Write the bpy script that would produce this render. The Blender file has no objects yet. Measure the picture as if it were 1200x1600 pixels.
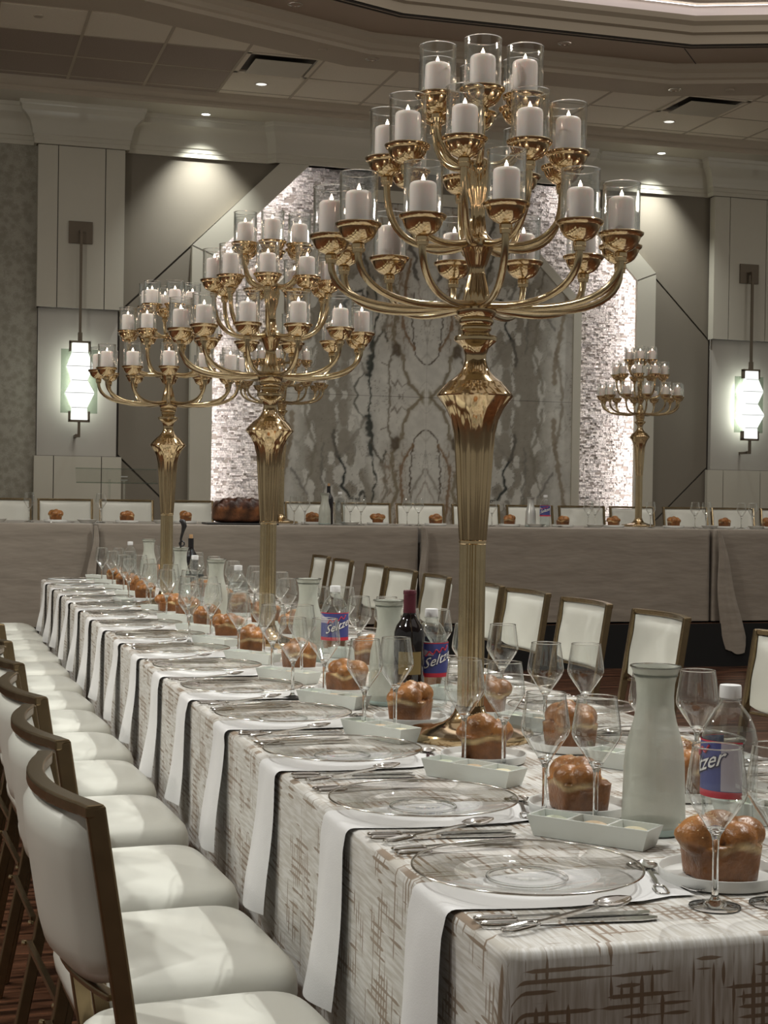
import bpy, math, random
import numpy as np
from mathutils import Vector, Matrix
random.seed(7); rng = np.random.default_rng(7)
SC = bpy.context.scene; COL = SC.collection
PI = math.pi; R = math.radians

# ------------------------------------------------------------------ camera, world, lights, exposure
F = 2403.0
YAW = math.atan(710/F); PITCH = 24.4/F; ROLL = 0.015
cam_d = bpy.data.cameras.new('camera'); cam = bpy.data.objects.new('camera', cam_d); COL.objects.link(cam)
cam_d.sensor_fit = 'HORIZONTAL'; cam_d.sensor_width = 36; cam_d.lens = F/1200*36
cam_d.clip_start = .05; cam_d.clip_end = 100
fw = Vector((math.sin(YAW)*math.cos(PITCH), math.cos(YAW)*math.cos(PITCH), -math.sin(PITCH)))
rt = Vector((math.cos(YAW), -math.sin(YAW), 0)); up = rt.cross(fw)
rt2 = rt*math.cos(ROLL)+up*math.sin(ROLL); up2 = -rt*math.sin(ROLL)+up*math.cos(ROLL)
m = Matrix((rt2, up2, -fw)).transposed().to_4x4(); m.translation = Vector((0, 0, 1.285))
cam.matrix_world = m
SC.camera = cam
vs = SC.view_settings; vs.view_transform = 'Standard'; vs.look = 'None'; vs.gamma = 1; vs.exposure = 0.35; vs.use_curve_mapping = False
cy = SC.cycles; cy.max_bounces = 20; cy.transmission_bounces = 14; cy.transparent_max_bounces = 48
cy.diffuse_bounces = 3; cy.glossy_bounces = 5; cy.caustics_refractive = False; cy.caustics_reflective = False
cy.sample_clamp_indirect = 4; cy.blur_glossy = 0.5

w = bpy.data.worlds.new('world'); SC.world = w; w.use_nodes = True
w.node_tree.nodes['Background'].inputs[0].default_value = (.84, .81, .72, 1)
w.node_tree.nodes['Background'].inputs[1].default_value = .20

def lamp(name, loc, to, power, col, size=.06, ang=110, blend=.6):
    d = bpy.data.lights.new(name, 'SPOT'); d.energy = power; d.color = col; d.shadow_soft_size = size
    d.spot_size = R(ang); d.spot_blend = blend
    o = bpy.data.objects.new(name, d); COL.objects.link(o); o.location = loc
    o.rotation_euler = (Vector(to)-Vector(loc)).to_track_quat('-Z', 'Y').to_euler(); return o
WARM = (1, .96, .875); NEU = (.985, .99, .945)
# the room's recessed downlights: a row over the long table and rows to either side
for yy in (1.6, 4.4, 7.2):
    lamp('downlight_lamp', (3.3, yy+.3, 5.15), (.9, yy+.1, .6), 290, NEU, .05, 95, .5)
for yy in (1.6, 4.4, 7.2):
    lamp('downlight_lamp', (-2.2, yy, 5.15), (.3, yy+.1, .3), 190, NEU, .05, 110, .8)
# two crystal pendants of the room, left and right of the long table, out of view
for (x, y, p) in ((-3.4, 6.0, 165), (11.6, 5.0, 110)):
    d = bpy.data.lights.new('pendant_lamp', 'POINT'); d.energy = p; d.color = (1, .95, .86); d.shadow_soft_size = .09
    o = bpy.data.objects.new('pendant_lamp', d); COL.objects.link(o); o.location = (x, y, 3.9)
lamp('downlight_lamp', (6.2, 5.0, 5.15), (4.2, 6.5, 0), 120, WARM, .06, 120, .8)
lamp('downlight_lamp', (6.2, 9.4, 5.15), (5.6, 10.6, 1), 90, WARM, .06, 120, .8)
lamp('downlight_lamp', (2.6, 9.9, 5.15), (2.6, 11.2, 1), 90, WARM, .06, 120, .8)
lamp('downlight_lamp', (-2.4, 7.0, 5.15), (-1.4, 8.5, 0), 60, WARM, .06, 120, .8)
# wall washers in the soffit
for xx in (2.5, 7.32):
    lamp('wall_washer_lamp', (xx, 14.65, 4.915), (xx, 14.98, 3.5), 135, (.98, 1, .95), .035, 84, .95)
# large soft room light of the tray ceiling's coves
for (x, y, sx, sy, p) in ((3.5, 4.0, 7, 9, 60), (5.0, 10.6, 8, 2.0, 46)):
    d = bpy.data.lights.new('tray_cove_light', 'AREA'); d.shape = 'RECTANGLE'; d.size = sx; d.size_y = sy; d.energy = p; d.color = (1, .93, .86)
    o = bpy.data.objects.new('tray_cove_light', d); COL.objects.link(o); o.location = (x, y, 5.60)

# ------------------------------------------------------------------ materials
MATS = {}
def mat(name, col=(.5, .5, .5), rough=.5, metal=0, noise=0, nscale=20, bump=0, bscale=80, spec=.5, emit=None, estr=0, attr=None, sub=0, alpha=None, coat=0, stretch=None):
    mt = bpy.data.materials.new(name); mt.use_nodes = True; nt = mt.node_tree; N = nt.nodes; L = nt.links
    b = N['Principled BSDF']; b.inputs['Base Color'].default_value = (*col, 1); b.inputs['Roughness'].default_value = rough
    b.inputs['Metallic'].default_value = metal; b.inputs['Specular IOR Level'].default_value = spec
    if coat: b.inputs['Coat Weight'].default_value = coat
    if sub:
        b.inputs['Subsurface Weight'].default_value = sub; b.inputs['Subsurface Radius'].default_value = (.02, .012, .008); b.inputs['Subsurface Scale'].default_value = 1
    tc = N.new('ShaderNodeTexCoord'); vec = tc.outputs['Object']
    if stretch:
        mp = N.new('ShaderNodeMapping'); mp.inputs['Scale'].default_value = stretch; L.new(vec, mp.inputs['Vector']); vec = mp.outputs[0]
    src = None
    if attr:
        a = N.new('ShaderNodeAttribute'); a.attribute_name = attr; src = a.outputs['Color']
    if noise or src:
        nz = N.new('ShaderNodeTexNoise'); nz.inputs['Scale'].default_value = nscale; nz.inputs['Detail'].default_value = 4; L.new(vec, nz.inputs['Vector'])
        mr = N.new('ShaderNodeMapRange'); mr.inputs['To Min'].default_value = 1-noise; mr.inputs['To Max'].default_value = 1+noise
        mr.inputs['From Min'].default_value = .3; mr.inputs['From Max'].default_value = .7
        L.new(nz.outputs['Fac'], mr.inputs['Value'])
        mx = N.new('ShaderNodeMix'); mx.data_type = 'RGBA'; mx.blend_type = 'MULTIPLY'; mx.inputs[0].default_value = 1
        if src: L.new(src, mx.inputs[6])
        else: mx.inputs[6].default_value = (*col, 1)
        L.new(mr.outputs[0], mx.inputs[7]); L.new(mx.outputs[2], b.inputs['Base Color'])
    if bump:
        nb = N.new('ShaderNodeTexNoise'); nb.inputs['Scale'].default_value = bscale; nb.inputs['Detail'].default_value = 3; L.new(vec, nb.inputs['Vector'])
        bp = N.new('ShaderNodeBump'); bp.inputs['Strength'].default_value = bump; bp.inputs['Distance'].default_value = .004
        L.new(nb.outputs['Fac'], bp.inputs['Height']); L.new(bp.outputs[0], b.inputs['Normal'])
    if emit:
        b.inputs['Emission Color'].default_value = (*emit, 1); b.inputs['Emission Strength'].default_value = estr
    MATS[name] = mt; return mt

def thin_glass(name, tint=(.97, .98, .97), base=.05, k=.75, power=3.5, rough=0.0):
    mt = bpy.data.materials.new(name); mt.use_nodes = True; nt = mt.node_tree; N = nt.nodes; L = nt.links
    N.remove(N['Principled BSDF']); out = N['Material Output']
    lw = N.new('ShaderNodeLayerWeight'); lw.inputs[0].default_value = .5
    pw = N.new('ShaderNodeMath'); pw.operation = 'POWER'; pw.inputs[1].default_value = power; L.new(lw.outputs['Facing'], pw.inputs[0])
    ma = N.new('ShaderNodeMath'); ma.operation = 'MULTIPLY_ADD'; ma.inputs[1].default_value = k; ma.inputs[2].default_value = base; ma.use_clamp = True
    L.new(pw.outputs[0], ma.inputs[0])
    tr = N.new('ShaderNodeBsdfTransparent'); tr.inputs[0].default_value = (*tint, 1)
    gl = N.new('ShaderNodeBsdfGlossy'); gl.inputs['Roughness'].default_value = rough; gl.inputs[0].default_value = (.95, .97, .96, 1)
    mx = N.new('ShaderNodeMixShader'); L.new(ma.outputs[0], mx.inputs[0]); L.new(tr.outputs[0], mx.inputs[1]); L.new(gl.outputs[0], mx.inputs[2])
    L.new(mx.outputs[0], out.inputs[0]); MATS[name] = mt; return mt
def solid_glass(name, col=(1, 1, 1), rough=0, ior=1.45):
    mt = bpy.data.materials.new(name); mt.use_nodes = True; b = mt.node_tree.nodes['Principled BSDF']
    b.inputs['Base Color'].default_value = (*col, 1); b.inputs['Roughness'].default_value = rough; b.inputs['Transmission Weight'].default_value = 1; b.inputs['IOR'].default_value = ior
    MATS[name] = mt; return mt

G_SLEEVE = thin_glass('sleeve_glass', (.985, .985, .98), .05, 1.0, 2.2)
G_WINE = thin_glass('wine_glass_bowl', (.97, .975, .97), .085, 1.0, 2.0)
G_CLEAR = thin_glass('clear_plate_glass', (.98, .98, .975), .07, .55, 3)
G_RIM = thin_glass('smoky_plate_rim', (.76, .75, .73), .15, .4, 2.5, .04)
G_PET = thin_glass('clear_plastic', (.955, .965, .965), .07, .8, 2.6)
G_ACR = thin_glass('clear_acrylic', (.93, .94, .93), .04, .7, 4)
G_SOLID = solid_glass('thick_clear_glass', (.97, .99, .98))
G_GREEN = thin_glass('pale_green_glass', (.66, .72, .66), .08, .5, 3)
GOLD = mat('polished_gold', (.62, .475, .285), .10, 1, noise=.10, nscale=9)
GOLD_ARM = mat('satin_gold', (.56, .45, .28), .2, 1, noise=.08, nscale=30)
WAX = mat('white_candle_wax', (.93, .83, .77), .45, sub=.25)
FLAME = mat('flame', (1, .8, .6), .5, emit=(1, .74, .56), estr=16)
WICK = mat('wick', (.05, .04, .04), .9)
SILVER = mat('polished_steel', (.72, .71, .69), .12, 1)
SILVER_EDGE = mat('silver_edge', (.70, .68, .64), .15, 1)
VINYL = mat('white_vinyl', (.72, .72, .655), .34, noise=.03, nscale=6, bump=.12, bscale=14)
BRONZE = mat('brushed_bronze_metal', (.235, .175, .10), .26, .92, noise=.1, nscale=40)
NAPKIN = mat('white_napkin_linen', (.74, .735, .735), .8, noise=.02, bump=.1, bscale=400)
CHINA = mat('white_china', (.74, .745, .72), .22, spec=.5)
CHINA2 = mat('pale_celadon_china', (.66, .69, .65), .2)
PAINT = mat('greige_paint', (.52, .485, .395), .5, noise=.02, nscale=3)
PAINT2 = mat('pale_satin_paint', (.60, .575, .485), .35, noise=.015, nscale=3)
TAUPE = mat('taupe_wall_fabric', (.215, .19, .15), .7, noise=.03, nscale=2, bump=.1, bscale=200)
PANEL_LT = mat('light_fabric_panel', (.44, .415, .37), .65, noise=.03, nscale=2, bump=.1, bscale=200)
DARKGAP = mat('dark_reveal', (.07, .06, .05), .7)
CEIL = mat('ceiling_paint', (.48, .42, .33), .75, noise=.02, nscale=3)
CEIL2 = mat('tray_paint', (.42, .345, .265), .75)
TILE = mat('ceiling_tile', (.80, .74, .62), .8, noise=.03, nscale=60)
TILE_D = mat('perforated_tile', (.34, .28, .23), .8, noise=.18, nscale=140)
SATIN = mat('taupe_satin_cloth', (.255, .22, .18), .38, noise=.08, nscale=5, bump=.5, bscale=2.2, stretch=(1, 1, 4))
SATIN.node_tree.nodes['Bump'].inputs['Distance'].default_value = .02
SATIN.node_tree.nodes['Principled BSDF'].inputs['Sheen Weight'].default_value = .25
BLACKCLOTH = mat('black_skirt', (.004, .004, .004), .9)
BROWN = mat('bronze_fixture', (.16, .13, .095), .45, .5)
SHADE = mat('glowing_shade', (.9, .9, .88), .6, emit=(.93, .98, .96), estr=.78)
FROST = mat('frosted_carafe_glass', (.70, .72, .63), .33, noise=.09, nscale=16, bump=.25, bscale=60, spec=.5)
_f = FROST.node_tree.nodes['Principled BSDF']; _f.inputs['Transmission Weight'].default_value = .3; _f.inputs['Alpha'].default_value = .78
SILV_C = mat('silvery_carafe', (.6, .6, .57), .3, .4)
WINE = mat('dark_wine_glass', (.006, .004, .005), .06, coat=.5)
CAPSULE = mat('wine_capsule', (.09, .012, .022), .35)
LBL_DARK = mat('olive_label', (.22, .16, .06), .5)
CORK = mat('cork', (.45, .27, .13), .7)
CAP = mat('white_cap', (.78, .78, .78), .4)
BLUE = mat('blue_label', (.055, .07, .26), .4)
RED = mat('red_label_print', (.55, .03, .06), .4)
LILAC = mat('lilac_label', (.45, .42, .50), .4)
WHITEINK = mat('white_print', (.85, .85, .85), .4)
DARKINK = mat('dark_print', (.02, .02, .08), .5)
BLACKP = mat('black_plastic', (.012, .011, .011), .4)
GREYP = mat('dark_label_band', (.035, .04, .04), .5)
BREAD = mat('bread_crust', (.4, .2, .08), .30, attr='col', noise=.38, nscale=34, bump=.6, bscale=110)
SEED = mat('sesame_seed', (.70, .52, .28), .6)
DIP = mat('cream_dip', (.66, .60, .42), .5); DIP2 = mat('tan_dip', (.50, .38, .25), .5); DIP3 = mat('pale_green_dip', (.52, .56, .42), .5)
WOODT = mat('plywood_table_top', (.35, .24, .14), .6)
STONE = mat('split_stone', (.6, .6, .6), .8, attr='col', noise=.34, nscale=48, bump=1.0, bscale=60)
STONE.node_tree.nodes['Bump'].inputs['Distance'].default_value = .012
MARBLE = mat('bookmatched_marble', (.6, .6, .6), .10, attr='col', noise=.07, nscale=14)
LED = mat('cove_led', (1, 1, 1), .5, emit=(1, .92, .93), estr=25)
LED2 = mat('tray_led', (1, 1, 1), .5, emit=(1, .93, .93), estr=2.6)
LAMPON = mat('lit_lamp_lens', (1, 1, 1), .5, emit=(.95, 1, .97), estr=6)
LAMPDIM = mat('dim_lamp_lens', (1, 1, 1), .4, emit=(.95, .95, .9), estr=.75)
CHROME = mat('chrome_reflector', (.75, .72, .68), .12, 1)

def wallpaper():
    mt = mat('damask_wallpaper', (.40, .40, .35), .55); nt = mt.node_tree; N = nt.nodes; L = nt.links; b = N['Principled BSDF']
    tc = N.new('ShaderNodeTexCoord'); v = N.new('ShaderNodeTexVoronoi'); v.inputs['Scale'].default_value = 16; v.feature = 'SMOOTH_F1'
    nz = N.new('ShaderNodeTexNoise'); nz.inputs['Scale'].default_value = 34; nz.inputs['Detail'].default_value = 3; nz.inputs['Distortion'].default_value = 2.2
    L.new(tc.outputs['Object'], v.inputs['Vector']); L.new(tc.outputs['Object'], nz.inputs['Vector'])
    ad = N.new('ShaderNodeMath'); ad.operation = 'MULTIPLY'; L.new(v.outputs['Distance'], ad.inputs[0]); L.new(nz.outputs['Fac'], ad.inputs[1])
    cr = N.new('ShaderNodeValToRGB'); cr.color_ramp.elements[0].position = .12; cr.color_ramp.elements[0].color = (.27, .255, .20, 1)
    cr.color_ramp.elements[1].position = .30; cr.color_ramp.elements[1].color = (.37, .35, .29, 1)
    L.new(ad.outputs[0], cr.inputs[0]); L.new(cr.outputs[0], b.inputs['Base Color']); return mt
WALLPAPER = wallpaper()

def hatch_cloth():
    """off-white jacquard with clusters of brown crossed strokes; coordinates are metres of cloth (UV)"""
    mt = bpy.data.materials.new('crosshatch_jacquard'); mt.use_nodes = True; nt = mt.node_tree; N = nt.nodes; L = nt.links; b = N['Principled BSDF']
    uv = N.new('ShaderNodeUVMap'); uv.uv_map = 'UVMap'
    sx = N.new('ShaderNodeSeparateXYZ'); L.new(uv.outputs[0], sx.inputs[0])
    def M(op, a, bb=None, c=None, clamp=False):
        n = N.new('ShaderNodeMath'); n.operation = op; n.use_clamp = clamp
        for i, q in enumerate((a, bb, c)):
            if q is None: continue
            if isinstance(q, (int, float)): n.inputs[i].default_value = q
            else: L.new(q, n.inputs[i])
        return n.outputs[0]
    cl = N.new('ShaderNodeTexNoise'); cl.inputs['Scale'].default_value = 11; cl.inputs['Detail'].default_value = 1; L.new(uv.outputs[0], cl.inputs['Vector'])
    def strokes(u, v, sp, seed):
        k = M('FLOOR', M('DIVIDE', v, sp))
        fr = M('SUBTRACT', M('DIVIDE', v, sp), k)
        cx = N.new('ShaderNodeCombineXYZ'); L.new(M('MULTIPLY', u, 9.0), cx.inputs[0]); L.new(M('MULTIPLY', k, 3.71), cx.inputs[1]); cx.inputs[2].default_value = seed
        nz = N.new('ShaderNodeTexNoise'); nz.inputs['Scale'].default_value = 1; nz.inputs['Detail'].default_value = 2; L.new(cx.outputs[0], nz.inputs['Vector'])
        on = M('SUBTRACT', M('ADD', M('MULTIPLY', nz.outputs['Fac'], .8), M('MULTIPLY', cl.outputs['Fac'], 1.0)), .925)
        on = M('MULTIPLY', on, 2.6, clamp=True)            # half width of the stroke: tapers off to its ends
        d = M('ABSOLUTE', M('SUBTRACT', fr, .5))
        return M('MULTIPLY', M('SUBTRACT', M('MINIMUM', on, .24), d), 14, clamp=True)
    s1 = strokes(sx.outputs[0], sx.outputs[1], .0125, 1.3); s2 = strokes(sx.outputs[1], sx.outputs[0], .0135, 7.7)
    st = M('MAXIMUM', s1, s2)
    # pale raised ribs
    cx = N.new('ShaderNodeCombineXYZ'); L.new(M('MULTIPLY', sx.outputs[0], 170), cx.inputs[0]); L.new(M('MULTIPLY', sx.outputs[1], 14), cx.inputs[1])
    rb = N.new('ShaderNodeTexNoise'); rb.inputs['Scale'].default_value = 1; rb.inputs['Detail'].default_value = 2; L.new(cx.outputs[0], rb.inputs['Vector'])
    cr = N.new('ShaderNodeValToRGB'); cr.color_ramp.elements[0].position = .4; cr.color_ramp.elements[0].color = (.50, .47, .42, 1)
    cr.color_ramp.elements[1].position = .62; cr.color_ramp.elements[1].color = (.66, .645, .62, 1); L.new(rb.outputs['Fac'], cr.inputs[0])
    mx = N.new('ShaderNodeMix'); mx.data_type = 'RGBA'; L.new(M('MULTIPLY', st, .88), mx.inputs[0]); L.new(cr.outputs[0], mx.inputs[6]); mx.inputs[7].default_value = (.20, .125, .065, 1)
    L.new(mx.outputs[2], b.inputs['Base Color']); b.inputs['Roughness'].default_value = .5; b.inputs['Sheen Weight'].default_value = .2
    bp = N.new('ShaderNodeBump'); bp.inputs['Strength'].default_value = .35; bp.inputs['Distance'].default_value = .002
    L.new(rb.outputs['Fac'], bp.inputs['Height']); L.new(bp.outputs[0], b.inputs['Normal'])
    MATS['hatch'] = mt; return mt
HATCH = hatch_cloth()

def floor_mat():
    mt = mat('dark_wood_floor', (.06, .03, .02), .22); nt = mt.node_tree; N = nt.nodes; L = nt.links; b = N['Principled BSDF']
    tc = N.new('ShaderNodeTexCoord'); mp = N.new('ShaderNodeMapping'); mp.inputs['Scale'].default_value = (1.2, 14, 1); L.new(tc.outputs['Object'], mp.inputs[0])
    nz = N.new('ShaderNodeTexNoise'); nz.inputs['Scale'].default_value = 2; nz.inputs['Detail'].default_value = 5; nz.inputs['Distortion'].default_value = .7; L.new(mp.outputs[0], nz.inputs['Vector'])
    cr = N.new('ShaderNodeValToRGB'); cr.color_ramp.elements[0].position = .38; cr.color_ramp.elements[0].color = (.022, .010, .006, 1)
    cr.color_ramp.elements[1].position = .66; cr.color_ramp.elements[1].color = (.17, .075, .042, 1); L.new(nz.outputs['Fac'], cr.inputs[0]); L.new(cr.outputs[0], b.inputs['Base Color'])
    return mt
FLOOR = floor_mat()

# ------------------------------------------------------------------ mesh helpers
class MB:
    def __init__(s): s.v = []; s.f = []
    def add(s, vs_, fs):
        o = len(s.v); s.v += [tuple(p) for p in vs_]; s.f += [tuple(i+o for i in f) for f in fs]; return s
    def box(s, x0, x1, y0, y1, z0, z1):
        return s.add([(x0, y0, z0), (x1, y0, z0), (x1, y1, z0), (x0, y1, z0), (x0, y0, z1), (x1, y0, z1), (x1, y1, z1), (x0, y1, z1)],
                     [(0, 3, 2, 1), (4, 5, 6, 7), (0, 1, 5, 4), (1, 2, 6, 5), (2, 3, 7, 6), (3, 0, 4, 7)])
    def rings(s, rings, cap0=True, cap1=True, closed=True):
        n = len(rings[0]); o = len(s.v)
        for r in rings: s.v += [tuple(p) for p in r]
        for i in range(len(rings)-1):
            for j in range(n if closed else n-1):
                k = (j+1) % n; s.f.append((o+i*n+j, o+i*n+k, o+(i+1)*n+k, o+(i+1)*n+j))
        if cap0: s.f.append(tuple(o+j for j in reversed(range(n))))
        if cap1: s.f.append(tuple(o+(len(rings)-1)*n+j for j in range(n)))
        return s
    def lathe(s, prof, seg=24, c=(0, 0), cap0=False, cap1=False, flute=0, nfl=0):
        rs = []
        for q in prof:
            r, z = q[0], q[1]; fl = q[2] if len(q) > 2 else 0
            rs.append([(c[0]+(r+fl*math.cos(nfl*2*PI*j/seg))*math.cos(2*PI*j/seg), c[1]+(r+fl*math.cos(nfl*2*PI*j/seg))*math.sin(2*PI*j/seg), z) for j in range(seg)])
        return s.rings(rs, cap0, cap1)
    def tube(s, pts, rad, seg=8, cap=True):
        pts = [Vector(p) for p in pts]; n = len(pts); rs = []
        if not isinstance(rad, (list, tuple)): rad = [rad]*n
        prev = None
        for i, p in enumerate(pts):
            t = (pts[min(i+1, n-1)]-pts[max(i-1, 0)]).normalized()
            if prev is None:
                a = Vector((0, 0, 1)) if abs(t.z) < .9 else Vector((1, 0, 0)); u = t.cross(a).normalized()
            else: u = (prev-t*prev.dot(t)).normalized()
            prev = u; v = t.cross(u)
            rs.append([p+(u*math.cos(2*PI*j/seg)+v*math.sin(2*PI*j/seg))*rad[i] for j in range(seg)])
        return s.rings(rs, cap, cap)
    def ribbon(s, pts, wdir, wd, thick):
        """rectangular bar swept along pts; wdir = direction of the width"""
        pts = [Vector(p) for p in pts]; n = len(pts); rs = []; wv = Vector(wdir)
        for i, p in enumerate(pts):
            t = (pts[min(i+1, n-1)]-pts[max(i-1, 0)]).normalized(); q = t.cross(wv).normalized(); ww = q.cross(t).normalized()
            rs.append([p+ww*wd/2+q*thick/2, p-ww*wd/2+q*thick/2, p-ww*wd/2-q*thick/2, p+ww*wd/2-q*thick/2])
        return s.rings(rs)
    def prism(s, poly, a0, a1, axis='y'):
        """poly of (x,z) extruded in y from a0 to a1 (axis 'y'), or (x,y) in z"""
        n = len(poly)
        if axis == 'y': A = [(p[0], a0, p[1]) for p in poly]; B = [(p[0], a1, p[1]) for p in poly]
        else: A = [(p[0], p[1], a0) for p in poly]; B = [(p[0], p[1], a1) for p in poly]
        o = len(s.v); s.v += A+B; s.f.append(tuple(o+i for i in range(n))); s.f.append(tuple(o+n+i for i in reversed(range(n))))
        for i in range(n):
            k = (i+1) % n; s.f.append((o+i, o+n+i, o+n+k, o+k))
        return s
    def xf(s, M_, i0=0):
        for i in range(i0, len(s.v)): s.v[i] = tuple(M_ @ Vector(s.v[i]))
        return s
    def mesh(s, name, mt, smooth=None, recalc=True):
        me = bpy.data.meshes.new(name); me.from_pydata(s.v, [], s.f)
        if recalc:
            import bmesh
            bm = bmesh.new(); bm.from_mesh(me); bmesh.ops.recalc_face_normals(bm, faces=bm.faces); bm.to_mesh(me); bm.free()
        if mt is not None: me.materials.append(mt)
        if smooth is not None:
            me.polygons.foreach_set('use_smooth', [True]*len(me.polygons)); me.set_sharp_from_angle(angle=R(smooth))
        me.update(); return me

def obj(name, me, parent=None, loc=None, rz=None, kind=None, label=None, bevel=0):
    o = bpy.data.objects.new(name, me); COL.objects.link(o)
    if parent is not None: o.parent = parent
    if loc is not None: o.location = loc
    if rz is not None: o.rotation_euler = (0, 0, rz)
    if kind: o['kind'] = kind
    if label: o['label'] = label
    if bevel:
        b = o.modifiers.new('bevel', 'BEVEL'); b.width = bevel; b.segments = 2; b.limit_method = 'ANGLE'
    return o
def tag(o, label, cat, group=None):
    n = len(label.split()); assert 4 <= n <= 16, (n, label)
    o['label'] = label; o['category'] = cat
    if group: o['group'] = group
    return o
def thing(name, label, cat, loc=(0, 0, 0), rz=0, group=None):
    o = bpy.data.objects.new(name, None); COL.objects.link(o); o.location = loc; o.rotation_euler = (0, 0, rz); o.empty_display_size = .05
    return tag(o, label, cat, group)
def dup(o, parent=None):
    c = o.copy(); COL.objects.link(c)
    if parent is not None: c.parent = parent
    for ch in list(o.children): dup(ch, c)
    return c
class Proto:
    """first placement moves the source itself, later ones copy it"""
    def __init__(s, maker): s.maker = maker; s.o = None; s.n = 0
    def place(s, loc, rz, label, cat, group=None, scale=None):
        if s.o is None: s.o = s.maker(); o = s.o
        else: o = dup(s.o)
        o.location = loc; o.rotation_euler = (0, 0, rz)
        if scale: o.scale = (scale,)*3 if isinstance(scale, (int, float)) else scale
        tag(o, label, cat, group); return o
def empty(name):
    o = bpy.data.objects.new(name, None); COL.objects.link(o); o.empty_display_size = .05; return o
ORD = ['first', 'second', 'third', 'fourth', 'fifth', 'sixth', 'seventh', 'eighth', 'ninth', 'tenth', 'eleventh', 'twelfth', 'thirteenth', 'fourteenth', 'fifteenth', 'sixteenth', 'seventeenth']
S = 'structure'

# ------------------------------------------------------------------ the room
YW = 15.0; DZ = .335                                       # back wall plane, dais height
obj('floor', MB().box(-9, 16, -7, 15.4, -.1, 0).mesh('floor', FLOOR), kind=S)
YB = YW+.20                                               # face of the structural wall behind all panels
obj('wall_back', MB().box(-9, 16, YB, YB+.2, 0, 5.6).mesh('wall_back', TAUPE), kind=S)
obj('wall_back_wallpaper', MB().box(-9, .96, YW-.03, YB, 0, 4.7).mesh('wallpaper', WALLPAPER), kind=S)
obj('wall_back_right', MB().box(8.84, 16, YW-.03, YB, 0, 4.7).mesh('wall_back_right', WALLPAPER), kind=S)
dais = obj('floor_dais', MB().box(-9, 16, 10.74, YB, 0.0, DZ).mesh('dais', FLOOR), kind=S)
obj('dais_skirt', MB().box(-9, 16, 10.725, 10.74, 0.0, DZ).mesh('dais_skirt', BLACKCLOTH), parent=dais)

# --- stone niche
XC = 4.90
def octa(hx, z0, zc, zt):
    """half width hx, sides rise to zc, 45 degree chamfers to zt"""
    d = zt-zc
    return [(XC-hx, z0), (XC-hx, zc), (XC-hx+d, zt), (XC+hx-d, zt), (XC+hx, zc), (XC+hx, z0)]
outer = octa(2.48, DZ, 3.70, 4.60); inner = octa(2.265, DZ, 3.615, 4.60)
def band(o_, i_, y0, y1):
    b = MB(); n = len(o_)
    for (a, c) in zip(range(n-1), range(1, n)):
        b.prism([o_[a], o_[c], i_[c], i_[a]], y0, y1)
    return b
fr = obj('trim_1', band(outer[:3], inner[:3], 14.90, 14.945).mesh('niche_frame', PAINT2), kind=S)
obj('frame_side', band(outer[3:], inner[3:], 14.90, 14.945).mesh('niche_frame', PAINT2), parent=fr)
for sgn in (-1, 1):                                        # mitre joint at the knee of the frame
    a = Vector((XC+sgn*2.48, 14.899, 3.70)); b_ = Vector((XC+sgn*2.265, 14.899, 3.615))
    obj('joint', MB().ribbon([a, b_], (0, 1, 0), .002, .004).mesh('joint', DARKGAP), parent=fr)
# stand-off behind the frame (outer edge closes to the wall)
o2 = octa(2.48, DZ, 3.70, 4.60); i2 = octa(2.44, DZ, 3.685, 4.60)
obj('frame_return', band(o2, i2, 14.945, YB).mesh('frame_return', PAINT2), parent=fr)
led = octa(2.41, DZ+.05, 3.665, 4.60); led2 = octa(2.39, DZ+.05, 3.658, 4.60)
obj('light_strip', band(led[:3], led2[:3], 14.955, 14.975).mesh('led', LED), parent=fr, label='hidden white light strip behind the niche frame')
obj('light_strip', band(led[3:], led2[3:], 14.955, 14.975).mesh('led', LED), parent=fr, label='hidden white light strip behind the niche frame')
MHX = 1.555
marb = octa(MHX, DZ, 3.32, 4.25); marb_b = octa(MHX+.088, DZ, 3.355, 4.373)
def inside(x, z, hx, zc, zt):
    d = abs(x-XC)
    return z < zt and d < hx and (z < zc or d < hx-(z-zc))
b = MB(); cols = []
z = DZ
while z < 4.6:
    h = random.choice((.014, .018, .022, .026)); x = XC-2.46-random.random()*.1
    while x < XC+2.46:
        l = random.uniform(.022, .085); xm = x+l/2; zm = z+h/2
        if inside(xm, zm, 2.46, 3.70, 4.64) and not inside(xm, zm, MHX-.03, 3.30, 4.2):
            p = random.uniform(.004, .024); t = random.uniform(-.006, .006)
            x0, x1, z0, z1 = x+.0012, x+l-.0012, z+.001, z+h-.001; yb = YB; yf = YB-.002-p
            b.add([(x0, yb, z0), (x1, yb, z0), (x1, yb, z1), (x0, yb, z1), (x0, yf, z0), (x1, yf+t, z0), (x1-.002, yf+t+.002, z1), (x0+.002, yf-t*.5, z1)],
                  [(4, 5, 6, 7), (0, 1, 5, 4), (1, 2, 6, 5), (2, 3, 7, 6), (3, 0, 4, 7)])
            g = random.choice((.66, .74, .78, .80, .82, .84, .78, .42)) * random.uniform(.9, 1.1); cols += [(g*1.0, g*.95, g*.93, 1)]*8
        x += l
    z += h
me = b.mesh('stone_veneer', STONE, recalc=True)
ca = me.color_attributes.new('col', 'FLOAT_COLOR', 'POINT'); ca.data.foreach_set('color', np.array(cols, np.float32).ravel())
st = obj('wall_stone', me, kind=S)
obj('backing', MB().box(XC-2.44, XC+2.44, YB-.008, YB, DZ, 4.6).mesh('backing', mat('mortar', (.30, .27, .25), .9)), parent=st)

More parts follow.
